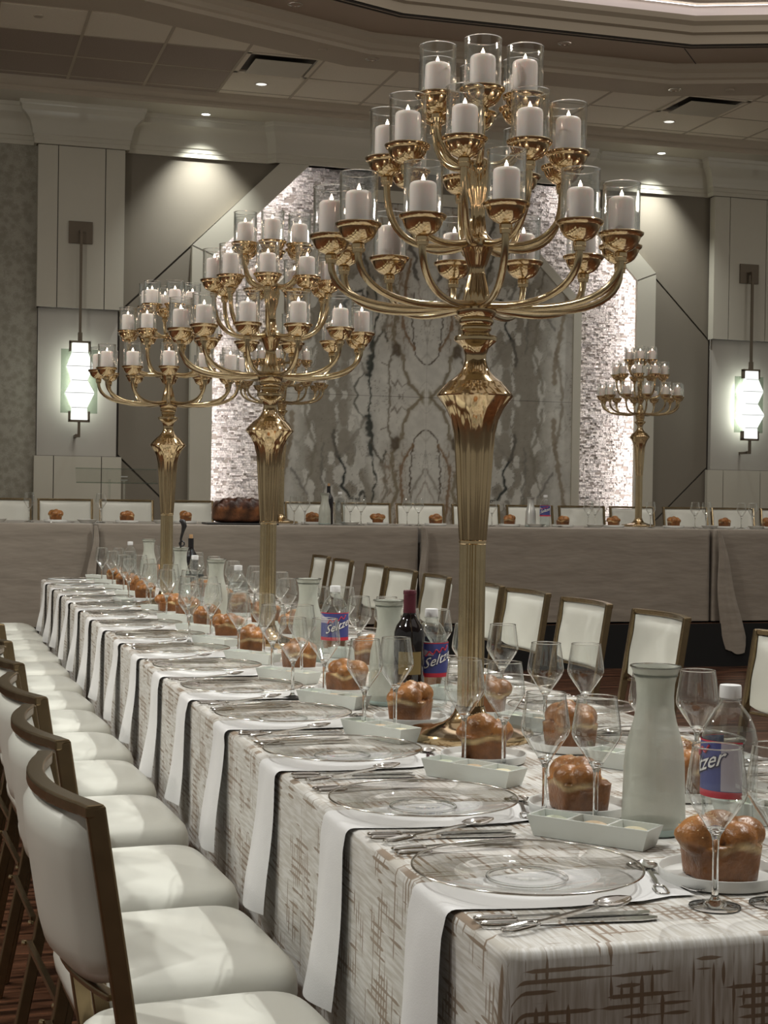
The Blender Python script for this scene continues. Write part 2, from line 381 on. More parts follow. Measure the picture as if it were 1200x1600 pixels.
# marble: book-matched veins stored per vertex (the colour of the stone itself)
def pl_dist(U, V, pts):
    """distance to polyline"""
    D = np.full(U.shape, 9.0)
    for (a, c) in zip(pts[:-1], pts[1:]):
        ax, ay = a; dx, dy = c[0]-ax, c[1]-ay; L2 = dx*dx+dy*dy+1e-9
        t = np.clip(((U-ax)*dx+(V-ay)*dy)/L2, 0, 1)
        D = np.minimum(D, np.hypot(U-ax-t*dx, V-ay-t*dy))
    return D
def vnoise(U, V, s, seed, st=(1, 1)):
    r = np.random.default_rng(seed); G = r.random((64, 64)); x = U*s*st[0]+100; y = V*s*st[1]+100
    xi = np.floor(x).astype(int); yi = np.floor(y).astype(int); fx = x-xi; fy = y-yi; fx = fx*fx*(3-2*fx); fy = fy*fy*(3-2*fy)
    g = lambda a, c: G[a % 64, c % 64]
    return (g(xi, yi)*(1-fx)+g(xi+1, yi)*fx)*(1-fy)+(g(xi, yi+1)*(1-fx)+g(xi+1, yi+1)*fx)*fy
VE = [  # (points in metres from the mirror centre, half width, colour, strength)
    ([(.05, 0), (.09, .05), (.185, .14), (.235, .28), (.25, .41), (.30, .48), (.35, .58), (.37, .68), (.30, .95), (.36, 1.15)], .016, (.23, .19, .12), .85),
    ([(.01, .34), (.12, .43), (.15, .58), (.144, .68), (.17, .94), (.144, 1.07)], .006, (.10, .075, .05), .95),
    ([(.135, .49), (.235, .66), (.268, .82), (.235, 1.07), (.20, 1.4)], .013, (.24, .15, .08), .85),
    ([(0, .72), (.136, .94), (.17, 1.05)], .010, (.30, .27, .22), .7), ([(0, .86), (.08, 1.02), (.10, 1.2)], .008, (.32, .27, .22), .6),
    ([(.40, 0), (.39, .10), (.41, .21), (.375, .41), (.30, .48)], .010, (.20, .175, .13), .85),
    ([(.41, .30), (.47, .34)], .005, (.18, .15, .12), .8), ([(.30, .44), (.335, .47), (.32, .50)], .028, (.12, .09, .06), .9),
    ([(.40, .05), (.33, -.08), (.30, .02), (.27, -.05), (.235, .05)], .004, (.24, .21, .17), .7), ([(.39, .20), (.33, .10), (.31, .17), (.27, .10), (.20, .16)], .005, (.22, .19, .15), .75),
    ([(.60, 0), (.605, .1), (.616, .20), (.575, .41), (.558, .66), (.517, .87), (.55, .95), (.58, 1.2)], .007, (.06, .065, .05), .95),
    ([(.63, .215), (.616, .22), (.590, .36), (.575, .46), (.57, .58)], .024, (.05, .055, .045), .95),
    ([(.585, .44), (.545, .54), (.467, .68), (.44, .60), (.42, .55)], .008, (.11, .10, .075), .85),
    ([(.467, .68), (.40, .95), (.45, 1.1)], .012, (.22, .19, .14), .7),
    ([(.66, .235), (.73, .15), (.757, .08), (.745, 0)], .007, (.14, .14, .11), .85),
    ([(.655, .24), (.72, .36), (.80, .50), (.88, .61)], .014, (.26, .24, .20), .7),
    ([(.93, .61), (.90, .65), (.856, .74), (.872, .86), (.885, .92), (.82, 1.0), (.80, 1.02)], .011, (.035, .04, .035), .98),
    ([(.80, 1.03), (.70, 1.05), (.66, .97), (.63, 1.04)], .010, (.05, .05, .04), .9),
    ([(.97, .36), (.96, .5), (.93, .61)], .016, (.12, .11, .09), .85), ([(1.08, .5), (1.10, .7), (1.07, .95), (1.12, 1.2)], .009, (.20, .19, .16), .7),
    ([(1.28, .08), (1.24, .3), (1.17, .5), (1.19, .75), (1.28, 1.0)], .012, (.24, .22, .17), .7), ([(1.40, .75), (1.24, 1.0)], .009, (.2, .19, .17), .7),
    ([(1.40, .2), (1.44, .6), (1.50, .9), (1.56, 1.3)], .02, (.27, .22, .15), .8), ([(1.50, 0), (1.47, .3), (1.42, .55)], .014, (.26, .22, .16), .7),
    ([(.10, 1.2), (.16, 1.32), (.13, 1.42), (.20, 1.5), (.17, 1.7)], .018, (.09, .08, .07), .8), ([(.45, 1.2), (.42, 1.5), (.52, 1.8)], .013, (.25, .17, .10), .8),
    ([(.62, 1.2), (.70, 1.45), (.66, 1.7), (.76, 1.95)], .014, (.10, .09, .07), .85), ([(.9, 1.05), (1.0, 1.3), (.93, 1.55)], .012, (.2, .19, .16), .75),
    ([(.30, 1.15), (.33, 1.4), (.28, 1.6), (.36, 1.9)], .010, (.22, .15, .09), .8), ([(1.2, 1.1), (1.28, 1.35), (1.2, 1.5)], .010, (.2, .18, .14), .7)]
def marble_slab(x0, x1, z0, z1, flipseed):
    st_ = .0105; nx = int((x1-x0)/st_)+1; nz = int((z1-z0)/st_)+1
    xs = np.linspace(x0, x1, nx+1); zs = np.linspace(z0, z1, nz+1); X, Z = np.meshgrid(xs, zs, indexing='ij')
    # keep inside the chamfer
    lim = np.where(Z > 3.32, MHX-(Z-3.32), MHX); Xc = np.clip(X, XC-lim, XC+lim)
    U = np.abs(Xc-4.85); V = np.abs(Z-2.30)
    Uw = U+.028*(vnoise(U, V, 14, 3)-.5)+.020*(vnoise(U, V, 40, 5)-.5); Vw = V+.03*(vnoise(U, V, 13, 4)-.5)
    base = np.stack([np.full(U.shape, .66), np.full(U.shape, .65), np.full(U.shape, .59)], -1)
    cloud = vnoise(Uw, Vw, 5, 6)*.6+vnoise(Uw, Vw, 17, 7)*.4; base *= (1.10-.28*cloud)[..., None]
    def blend(mask, c):
        nonlocal base
        mask = np.clip(mask, 0, 1)[..., None]; base = base*(1-mask)+np.array(c)*mask
    # grey cloudy bands with pale ovals
    grey = np.clip((Uw-.72+.35*np.clip(Vw-.35, 0, 1)*1.2)/.12, 0, 1)*np.clip((1.42-Uw)/.2, 0, 1)*np.clip((1.6-Vw)/.4, .3, 1)
    ov = vnoise(Uw, Vw, 15, 9, (1, .42)); grey *= np.clip((.66-ov)/.08, .12, 1)
    blend(.85*grey, (.25, .225, .175))
    edge = np.abs(ov-.64); blend(.85*np.clip(1-edge/.022, 0, 1)*np.clip(grey*3, 0, 1), (.11, .09, .065))
    n2 = vnoise(Uw, Vw, 22, 12, (1, .35)); br = np.clip((Vw-.42)/.15, 0, 1)*np.clip((.50-Uw)/.08, 0, 1)*np.clip((Uw-.16)/.08, 0, 1)
    blend(.85*br*np.clip(1-np.abs(n2-.5)/.12, 0, 1), (.20, .12, .06)); blend(.3*br, (.32, .25, .17))
    n3 = vnoise(Uw, Vw, 9, 15, (1, .45)); blend(.4*np.clip(1-np.abs(n3-.5)/.018, 0, 1), (.25, .23, .19)); n4 = vnoise(Uw, Vw, 26, 31, (1, .5)); blend(.35*np.clip(1-np.abs(n4-.5)/.03, 0, 1)*np.clip(grey+br, 0, 1), (.13, .10, .07))
    n5 = vnoise(Uw, Vw, 11, 41, (1, .55))*.55+vnoise(Uw, Vw, 24, 42, (1, .55))*.3+vnoise(Uw, Vw, 50, 43)*.15
    blend(.62*np.clip(1-np.abs(n5-.5)/.014, 0, 1)*np.clip(vnoise(U, V, 3, 44)*2.2-.5, 0, 1), (.12, .095, .065))
    tri = np.clip((.11-Uw-Vw*.9)/.03, 0, 1)*np.clip(Uw/.03, 0, 1); blend(.8*tri, (.26, .23, .15))
    for pts, wd, c, s_ in VE:
        wd = wd*1.3; D = pl_dist(Uw, Vw, pts)*(.7+.7*vnoise(U, V, 30, 21)); blend(s_*np.clip((wd-D)/(wd*.6)+.25, 0, 1), c)
        blend(.35*s_*np.clip((wd*2.4-D)/(wd*2.4), 0, 1), c)
    mb = MB(); n = nz+1
    mb.v = list(map(tuple, np.stack([Xc.ravel(), np.full(Xc.size, 14.95), Z.ravel()], -1)))
    for i in range(nx):
        for j in range(nz):
            mb.f.append((i*n+j, (i+1)*n+j, (i+1)*n+j+1, i*n+j+1))
    me = mb.mesh('marble_slab', MARBLE, recalc=False)
    ca = me.color_attributes.new('col', 'FLOAT_COLOR', 'POINT')
    ca.data.foreach_set('color', np.concatenate([base, np.ones(U.shape+(1,))], -1).astype(np.float32).ravel())
    return me
mw = obj('wall_marble', MB().prism(marb, 14.962, YB).mesh('marble_core', DARKGAP), kind=S)
g = .0016
for (xa, xb, za, zb) in ((XC-MHX, 4.85-g*.4, DZ, 2.30-g), (4.85+g*.4, XC+MHX, DZ, 2.30-g), (XC-MHX, 4.85-g*.4, 2.30+g, 4.25), (4.85+g*.4, XC+MHX, 2.30+g, 4.25)):
    o = obj('marble_slab', marble_slab(xa, xb, za, zb, 0), parent=mw)
obj('border', band(marb_b, marb, 14.925, YB).mesh('marble_border', PAINT2), parent=mw)
obj('panel', MB().prism([(XC-.63, 4.25), (XC+.63, 4.25), (XC+.50, 4.6), (XC-.50, 4.6)], 14.93, YB).mesh('panel', TAUPE), parent=mw, label='dark taupe panel above the marble')

# --- taupe side panels with diagonal reveals, pilasters
def side(s):
    X = lambda x: XC+s*(XC-x)*-1 if False else (x if s < 0 else 2*XC-x)
    def pr(poly, y0, y1): return MB().prism([(X(x), z_) for x, z_ in poly], y0, y1)
    n = '2' if s < 0 else '3'
    root = obj('trim_'+n, pr([(1.70, DZ), (2.43, DZ), (2.43, 4.6), (1.70, 4.6)], YW+.012, YB).mesh('reveal', DARKGAP), kind=S)
    gp = .012
    for poly in ([(1.74, 3.03+gp), (2.42, 3.70+gp), (3.3, 4.58), (1.74, 4.58)],
                 [(1.74, 3.03-gp), (2.42, 3.70-gp), (2.42, .99+gp), (1.74, 1.64+gp)],
                 [(1.74, 1.64-gp), (2.42, .99-gp), (2.42, DZ), (1.74, DZ)]):
        obj('panel', pr(poly, YW-.005, YW+.012).mesh('panel', TAUPE), parent=root)
    # pilaster core in light fabric, upper and lower boxes of three panels each
    pil = obj('trim_'+str(int(n)+2), pr([(.965, DZ), (1.715, DZ), (1.715, 4.6), (.965, 4.6)], YW-.05, YB).mesh('pilaster', PANEL_LT), kind=S)
    for (z0, z1, yf, xs) in ((3.03, 4.56, YW-.14, (.944, 1.131, 1.574, 1.757)), (DZ, 1.628, YW-.085, (.941, 1.124, 1.575, 1.764))):
        obj('backing', pr([(xs[0]+.003, z0), (xs[3]-.003, z0), (xs[3]-.003, z1), (xs[0]+.003, z1)], yf+.012, YW-.04).mesh('backing', DARKGAP), parent=pil)
        for a, c in zip(xs[:-1], xs[1:]):
            m_ = pr([(a+.004, z0), (c-.004, z0), (c-.004, z1-.004), (a+.004, z1-.004)], yf, yf+.03)
            if a == xs[0] or c == xs[3]:
                ea, ec = (a, a+.03) if a == xs[0] else (c-.03, c)
                m_.add(*(lambda q: (q.v, q.f))(pr([(ea, z0), (ec, z0), (ec, z1-.004), (ea, z1-.004)], yf+.001, YW-.03)))
            obj('panel', m_.mesh('panel', PAINT2), parent=pil)
    return X
XL = side(-1); XR = side(1)

# --- crown moulding that steps with the wall below it
CP = [(.00, 4.56), (.045, 4.56), (.045, 4.60), (.055, 4.605), (.055, 4.64), (.075, 4.65), (.085, 4.70), (.11, 4.74), (.115, 4.76), (.15, 4.79), (.20, 4.82), (.255, 4.84), (.27, 4.86), (.275, 4.89), (.30, 4.90), (.31, 4.93), (.0, 4.93)]
CP = [(d*.55, z_) for d, z_ in CP]
def crown(path, off):
    """path: list of (x, y) along the wall, profile pushed out in -y; mitred corners"""
    n = len(path); rs = []
    P = [Vector(p) for p in path]
    for i, p in enumerate(P):
        def nrm(a, c): d = (c-a).normalized(); return Vector((d.y, -d.x))
        if i == 0: nn = nrm(P[0], P[1]); k = 1
        elif i == n-1: nn = nrm(P[-2], P[-1]); k = 1
        else:
            n1 = nrm(P[i-1], P[i]); n2 = nrm(P[i], P[i+1]); nn = (n1+n2).normalized(); k = 1/max(.3, nn.dot(n1))
        rs.append([(p.x+nn.x*d*k*off, p.y+nn.y*d*k*off, z_) for d, z_ in CP])
    return MB().rings(rs, closed=True)
path = [(-9, YW-.02), (.93, YW-.02), (.93, YW-.14), (1.77, YW-.14), (1.77, YW-.01), (3.18, YW-.01), (3.25, YW-.09), (2*XC-3.25, YW-.09), (2*XC-3.18, YW-.01), (2*XC-1.77, YW-.01), (2*XC-1.77, YW-.14), (2*XC-.93, YW-.14), (2*XC-.93, YW-.02), (16, YW-.02)]
cr_o = obj('trim_6', crown(path, 1).mesh('crown', PAINT2, smooth=25), kind=S)
obj('wall_soffit', MB().box(-9, 16, 14.42, YB+.1, 4.93, 5.2).mesh('soffit', PAINT), kind=S)
# ceiling edge moulding of the soffit
em = [(14.42, 4.93), (14.40, 4.95), (14.40, 4.975), (14.37, 4.985), (14.34, 5.01), (14.33, 5.045), (14.33, 5.06), (14.43, 5.06)]
mb = MB(); mb.rings([[(x, y, z_) for y, z_ in em] for x in (-9, 16)])
obj('trim_7', mb.mesh('soffit_edge', CEIL, smooth=25), kind=S)

# --- ceiling of tiles, clipped by the tray outline
ZT = 5.05
L1 = [(-9, 12.2), (1.35, 12.2), (3.45, 13.03), (6.45, 13.03), (8.5, 12.2), (16, 12.2)]
def above(poly, a, c):
    """clip polygon to y above line a-c"""
    out = []; sd = lambda p: (c[0]-a[0])*(p[1]-a[1])-(c[1]-a[1])*(p[0]-a[0])
    for p, q in zip(poly, poly[1:]+poly[:1]):
        s1, s2 = sd(p), sd(q)
        if s1 >= 0: out.append(p)
        if (s1 >= 0) != (s2 >= 0): t = s1/(s1-s2); out.append((p[0]+(q[0]-p[0])*t, p[1]+(q[1]-p[1])*t))
    return out
ceil = obj('ceiling', MB().box(-9, 16, 12.6, 14.42, ZT+.03, ZT+.06).mesh('ceiling_deck', DARKGAP), kind=S)
rows = [14.40, 14.22, 13.57, 12.92, 12.27, 11.6]; x0t = 1.16-.69*3
vents = {}
cols_x = [x0t+.69*i for i in range(16)]
bars = MB()
for i, xa in enumerate(cols_x):
    xb = xa+.69
    for r_, (yb, ya) in enumerate(zip(rows[:-1], rows[1:])):
        pieces = []
        for s0, s1 in zip(L1[:-1], L1[1:]):
            lo, hi = max(xa+.012, s0[0]), min(xb-.012, s1[0])
            if hi-lo < .01: continue
            p = above([(lo, ya+.010), (hi, ya+.010), (hi, yb-.010), (lo, yb-.010)], s0, s1)
            if len(p) >= 3: pieces.append(p)
        if not pieces: continue
        dark = xb < 2.6 and r_ < 3
        isv = r_ == 2 and (abs(xa-2.54) < .05 or abs(xa-6.68) < .05)
        if isv: vents[xa] = (xa, xb, ya, yb); continue
        mb = MB()
        for p in pieces: mb.prism(p, ZT, ZT+.02, axis='z')
        obj('ceiling_tile', mb.mesh('tile', TILE_D if dark else TILE), parent=ceil, label='dark perforated ceiling tile' if dark else None)
def above_y(x):
    for s0, s1 in zip(L1[:-1], L1[1:]):
        if s0[0] <= x <= s1[0]: return s0[1]+(s1[1]-s0[1])*(x-s0[0])/(s1[0]-s0[0])
for xa in cols_x:
    y0 = above_y(xa)
    bars.box(xa-.0125, xa+.0125, y0, 14.40, ZT-.004, ZT+.01)
for yb in rows[1:4]:
    bars.box(-1, 3.05 if yb < 13 else 12, yb-.0095, yb+.0095, ZT-.003, ZT+.01)
    if yb < 13: bars.box(6.75, 12, yb-.0095, yb+.0095, ZT-.003, ZT+.01)
obj('tile_grid', bars.mesh('grid', CEIL), parent=ceil)
for k, (xa, (x0, x1, ya, yb)) in enumerate(sorted(vents.items())):
    t = thing('air_vent', 'square ceiling air vent with flat drop panel, '+('left of the nearest candelabrum' if k == 0 else 'right above the right wall washer'), 'vent', ((x0+x1)/2, (ya+yb)/2, ZT), group='ceiling air vents')
    h = .335; fm = MB()
    for (a, b_, c, d) in ((-h, h, -h+.01, -h+.05), (-h, h, h-.05, h-.01), (-h, -h+.04, -h, h), (h-.04, h, -h, h)): fm.box(a, b_, c, d, -.006, .02)
    obj('frame', fm.mesh('frame', TILE), parent=t)
    obj('duct', MB().box(-.30, .30, -.29, .29, .015, .028).mesh('duct', DARKGAP), parent=t)
    obj('panel', MB().box(-.25, .25, -.235, .235, -.035, -.028).mesh('panel', PAINT), parent=t, bevel=.003)
    obj('bracket', MB().box(-.02, .02, -.02, .02, -.028, .02).mesh('bracket', DARKGAP), parent=t)

# stepped tray: profile (inset towards the room, z) swept along the outline
def offset(path, d):
    P = [Vector(p) for p in path]; out = []
    for i, p in enumerate(P):
        def nrm(a, c): q = (c-a).normalized(); return Vector((q.y, -q.x))
        if i == 0: out.append(p+nrm(P[0], P[1])*d)
        elif i == len(P)-1: out.append(p+nrm(P[-2], P[-1])*d)
        else:
            n1 = nrm(P[i-1], P[i]); n2 = nrm(P[i], P[i+1]); nn = (n1+n2).normalized(); out.append(p+nn*d/nn.dot(n1))
    return out
def sweep(prof, name, mt, kind=S, parent=None, smooth=25):
    mb = MB(); rs = []
    offs = [offset(L1, d) for d, z_ in prof]
    n = len(L1)
    for i in range(n): rs.append([(offs[k][i].x, offs[k][i].y, prof[k][1]) for k in range(len(prof))])
    mb.rings(rs, cap0=False, cap1=False, closed=False)
    return obj(name, mb.mesh(name, mt, smooth=smooth, recalc=False), kind=kind if parent is None else None, parent=parent)
sweep([(0, ZT+.02), (0, ZT-.012), (.42, ZT-.012), (.42, ZT+.0)], 'ceiling_border', CEIL)
sweep([(.42, ZT-.012), (.425, ZT+.02), (.45, ZT+.035), (.455, ZT+.075), (.485, ZT+.105), (.49, ZT+.14), (.50, ZT+.15)], 'trim_8', CEIL)
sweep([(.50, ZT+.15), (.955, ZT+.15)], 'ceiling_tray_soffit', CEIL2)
sl = sweep([(.955, ZT+.15), (.955, ZT+.19), (.985, ZT+.19), (.985, ZT+.155), (1.0, ZT+.155), (1.0, ZT+.19), (1.03, ZT+.19), (1.03, ZT+.17)], 'trim_9', DARKGAP)
sweep([(.985, ZT+.153), (1.0, ZT+.153)], 'slot_bar', CEIL, parent=sl)
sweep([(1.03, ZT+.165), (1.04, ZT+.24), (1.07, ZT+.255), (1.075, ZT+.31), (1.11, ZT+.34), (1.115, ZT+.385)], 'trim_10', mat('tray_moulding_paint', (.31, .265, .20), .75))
sweep([(1.115, ZT+.385), (1.10, ZT+.39), (1.10, ZT+.47)], 'trim_11', mat('tray_band', (.75, .68, .66), .6))
sweep([(1.10, ZT+.475), (1.22, ZT+.475), (1.22, ZT+.55), (1.60, ZT+.56), (1.60, ZT+.61)], 'trim_12', CEIL)
sweep([(1.13, ZT+.462), (1.15, ZT+.462)], 'light_strip', LED2, parent=bpy.data.objects['trim_11'])
obj('ceiling_upper', MB().box(-9, 16, -7, 12.0, ZT+.63, ZT+.7).mesh('upper', CEIL), kind=S)
sp = MB(); sp.ribbon([(5.99, 12.06, ZT+.15), (5.99+.25, 11.70, ZT+.10)], (0, 0, 1), .004, .006)
# thin dark cable hanging from the tray slot
tag(obj('hanging_cable', MB().tube([(6.20, 12.08, ZT+.165), (6.26, 12.10, ZT+.12), (6.36, 12.14, ZT+.045)], .004, 6).mesh('cable', BLACKP)), 'thin dark cable hanging out of the ceiling slot, upper right', 'cable')

def downlight(loc, lit, label, ring=.062):
    t = thing('recessed_downlight', label, 'ceiling light', loc, 0, 'recessed ceiling lights')
    obj('trim_ring', MB().lathe([(ring, 0), (ring, -.004), (ring*.84, -.006), (ring*.8, 0)], 20).mesh('ring', CHROME if lit < 2 else PAINT, smooth=40), parent=t)
    if lit == 2: obj('lens', MB().lathe([(ring*.8, -.003), (.001, -.003)], 20).mesh('lens', LAMPON), parent=t)
    elif lit == 1: obj('lens', MB().lathe([(ring*.8, -.003), (.001, -.003)], 20).mesh('lens', LAMPDIM), parent=t)
    else:
        obj('reflector', MB().lathe([(ring*.8, -.001), (ring*.6, .012), (ring*.3, .004), (.001, .014)], 20).mesh('refl', CHROME, smooth=20), parent=t)
downlight((2.50, 14.70, 4.930), 2, 'bright wall washer light in the soffit above the left taupe panel', .05)
downlight((7.32, 14.70, 4.930), 2, 'bright wall washer light in the soffit above the right taupe panel', .05)
downlight((2.873, 13.90, ZT), 1, 'pale round light in the ceiling tile beside the left air vent')
downlight((7.00, 13.90, ZT), 1, 'pale round light in the ceiling tile beside the right air vent')
downlight((3.60, 12.74, ZT-.012), 0, 'unlit chrome downlight in the ceiling border, left of the candelabrum top')
downlight((6.48, 12.76, ZT-.012), 0, 'unlit chrome downlight in the ceiling border near the right air vent')
downlight((1.45, 11.45, ZT+.15), 0, 'unlit chrome downlight at the top edge, farthest left')
downlight((2.75, 12.02, ZT+.15), 0, 'unlit chrome downlight in the raised tray, left of the candelabrum')
downlight((5.18, 12.28, ZT+.15), 0, 'unlit chrome downlight in the raised tray, just right of the candelabrum')
for (x, y, z_, lb) in ((3.13, 12.62, ZT-.012, 'small round ceiling sprinkler cover left of the candelabrum top'), (6.95, 12.60, ZT-.012, 'small round ceiling sprinkler cover above the right air vent'), (.78, 12.50, ZT, 'small round ceiling sprinkler cover at the far left')):
    tag(obj('sprinkler_cover', MB().lathe([(.001, -.012), (.036, -.012), (.04, -.006), (.04, 0)], 18).mesh('cover', CEIL, smooth=40), loc=(x, y, z_)), lb, 'sprinkler', 'sprinkler covers')

# ------------------------------------------------------------------ wall sconces
def sconce(x, label):
    t = thing('wall_sconce', label, 'wall lamp', (x, YW-.14, 0), 0, 'wall sconces')
    obj('wall_plate', MB().box(-.112, .112, -.02, 0, 3.64, 3.85).mesh('plate', BROWN), parent=t, bevel=.003)
    obj('rod', MB().box(-.016, .016, -.09, -.02, 3.735, 3.76).box(-.012, .012, -.095, -.07, 2.70, 3.76).box(-.02, .02, -.10, -.065, 2.70, 2.79).mesh('rod', BROWN), parent=t)
    for zc, s_ in ((2.70, -1), (1.955, 1)):
        b_ = MB().box(-.100, .100, -.10, -.055, min(zc, zc-.022*-s_*-1), max(zc, zc+.0))
        b_ = MB().box(-.100, .100, -.105, -.055, zc-.011, zc+.011).box(-.100, -.082, -.105, -.055, min(zc, zc+s_*.09), max(zc, zc+s_*.09)).box(.082, .100, -.105, -.055, min(zc, zc+s_*.09), max(zc, zc+s_*.09))
        obj('bracket', b_.mesh('bracket', BROWN), parent=t)
    obj('wall_arm', MB().box(-.012, .012, -.095, -.07, 1.83, 1.945).box(-.035, .012, -.095, -.07, 1.80, 1.83).box(-.035, -.012, -.08, .09, 1.80, 1.825).mesh('arm', BROWN), parent=t)
    obj('glass_plate', MB().box(-.172, .172, -.052, -.044, 2.03, 2.635).mesh('glass', G_GREEN), parent=t)
    sec = [(.072, 2.69), (.075, 2.60), (.122, 2.47), (.072, 2.338), (.135, 2.218), (.072, 2.08), (.075, 1.965)]
    rs = [[(-a, -.075-a*.55, z_), (a, -.075-a*.55, z_), (a, -.06+.0*a, z_), (-a, -.06, z_)] for a, z_ in sec]
    sh = obj('shade', MB().rings(rs).mesh('shade', SHADE), parent=t, label='glowing white faceted lantern shade')
    for z_ in (2.5, 2.33, 2.16):
        d = bpy.data.lights.new('sconce_lamp', 'POINT'); d.energy = 2.4; d.color = (.98, 1, .94); d.shadow_soft_size = .04
        o = bpy.data.objects.new('sconce_lamp', d); COL.objects.link(o); o.parent = t; o.location = (0, .02, z_)
    for a, z_ in sec[1:-1]:
        p = -.075-a*.55
        obj('seam', MB().box(-a-.002, a+.002, p-.002, p+.001, z_-.002, z_+.002).mesh('seam', BROWN), parent=sh)
sconce(1.345, 'tall wall lantern glowing white on the left pilaster')
sconce(8.46, 'tall wall lantern glowing white on the right pilaster')

# ------------------------------------------------------------------ candelabra, candles, glass sleeves
def vproj(p):
    d = Vector(p)-Vector((0, 0, 1.285)); return d.dot(rt2)/d.dot(fw)
def arm_path(r0, z0, r1, z1, dip, a):
    pts = []; n = 14
    if dip == 'top':
        P = [(r0, z0), (r0+(r1-r0)*.45, z0-.012), (r1*1.0, z0+(z1-z0)*.18), (r1, z1)]
    else:
        P = [(r0, z0), (r0+(r1-r0)*.62, z0-.028), (r1*1.0, z0+(z1-z0)*.05), (r1, z1)]
    for i in range(n+1):
        t = i/n; q = [(1-t)**3, 3*t*(1-t)**2, 3*t*t*(1-t), t**3]
        r = sum(q[k]*P[k][0] for k in range(4)); z_ = sum(q[k]*P[k][1] for k in range(4))
        pts.append((r*math.cos(a), r*math.sin(a), z_))
    return pts
CUP = [(.001, -.058), (.0115, -.058), (.0125, -.050), (.0135, -.049), (.0135, -.041), (.0115, -.040), (.016, -.0375), (.025, -.0335), (.0325, -.027), (.0375, -.019), (.0405, -.0115), (.0415, -.008), (.0445, -.0065), (.0475, -.003), (.0485, .001), (.046, .003), (.041, .000), (.038, -.003), (.001, -.003)]
cup_me = MB().lathe(CUP, 28).mesh('cup', GOLD, smooth=35)
# (cups, radius, rim height, hub height, start radius)
TIERS = [('lower', 12, .320, 1.084, .945), ('middle', 9, .200, 1.262, 1.080), ('top', 6, .108, 1.387, 1.250)]
def front(a_off):                                         # angle 0 = towards the camera from that candelabrum
    return a_off
sleeve_me = MB().lathe([(.0395, 0), (.0395, .108)], 28).lathe([(.0372, .0015), (.0372, .108)], 28).mesh('sleeve', G_SLEEVE, smooth=60, recalc=False)
rim_me = MB().lathe([(.0395+.0011*math.cos(a), .108+.0011*math.sin(a)) for a in [k*PI/3 for k in range(7)]], 28).mesh('rim', G_SOLID, smooth=60)
base_me = MB().lathe([(.0395, .0015), (.001, .0015)], 28).mesh('bottom', G_SLEEVE)
def candle_me(h, r, seed):
    rr = random.Random(seed)
    return MB().lathe([(.001, 0), (r*.985, 0), (r, .003), (r, h-.010), (r*.985, h-.006), (r*.93, h-.002), (r*.82, h), (r*.5, h-.002), (r*.2, h-.004), (.001, h-.004)], 24).mesh('candle', WAX, smooth=50)
CH = [.072, .077, .069]
candle_mes = [candle_me(h, .0272, i) for i, h in enumerate(CH)]
flame_me = MB().lathe([(.0003, 0), (.0028, .002), (.0040, .0055), (.0036, .009), (.0018, .013), (.0003, .017)], 10).mesh('flame', FLAME, smooth=80)
wick_me = MB().tube([(0, 0, 0), (.0005, 0, .009)], .0008, 5).mesh('wick', WICK)
POLE = [(.0275, .028), (.0275, .425)]
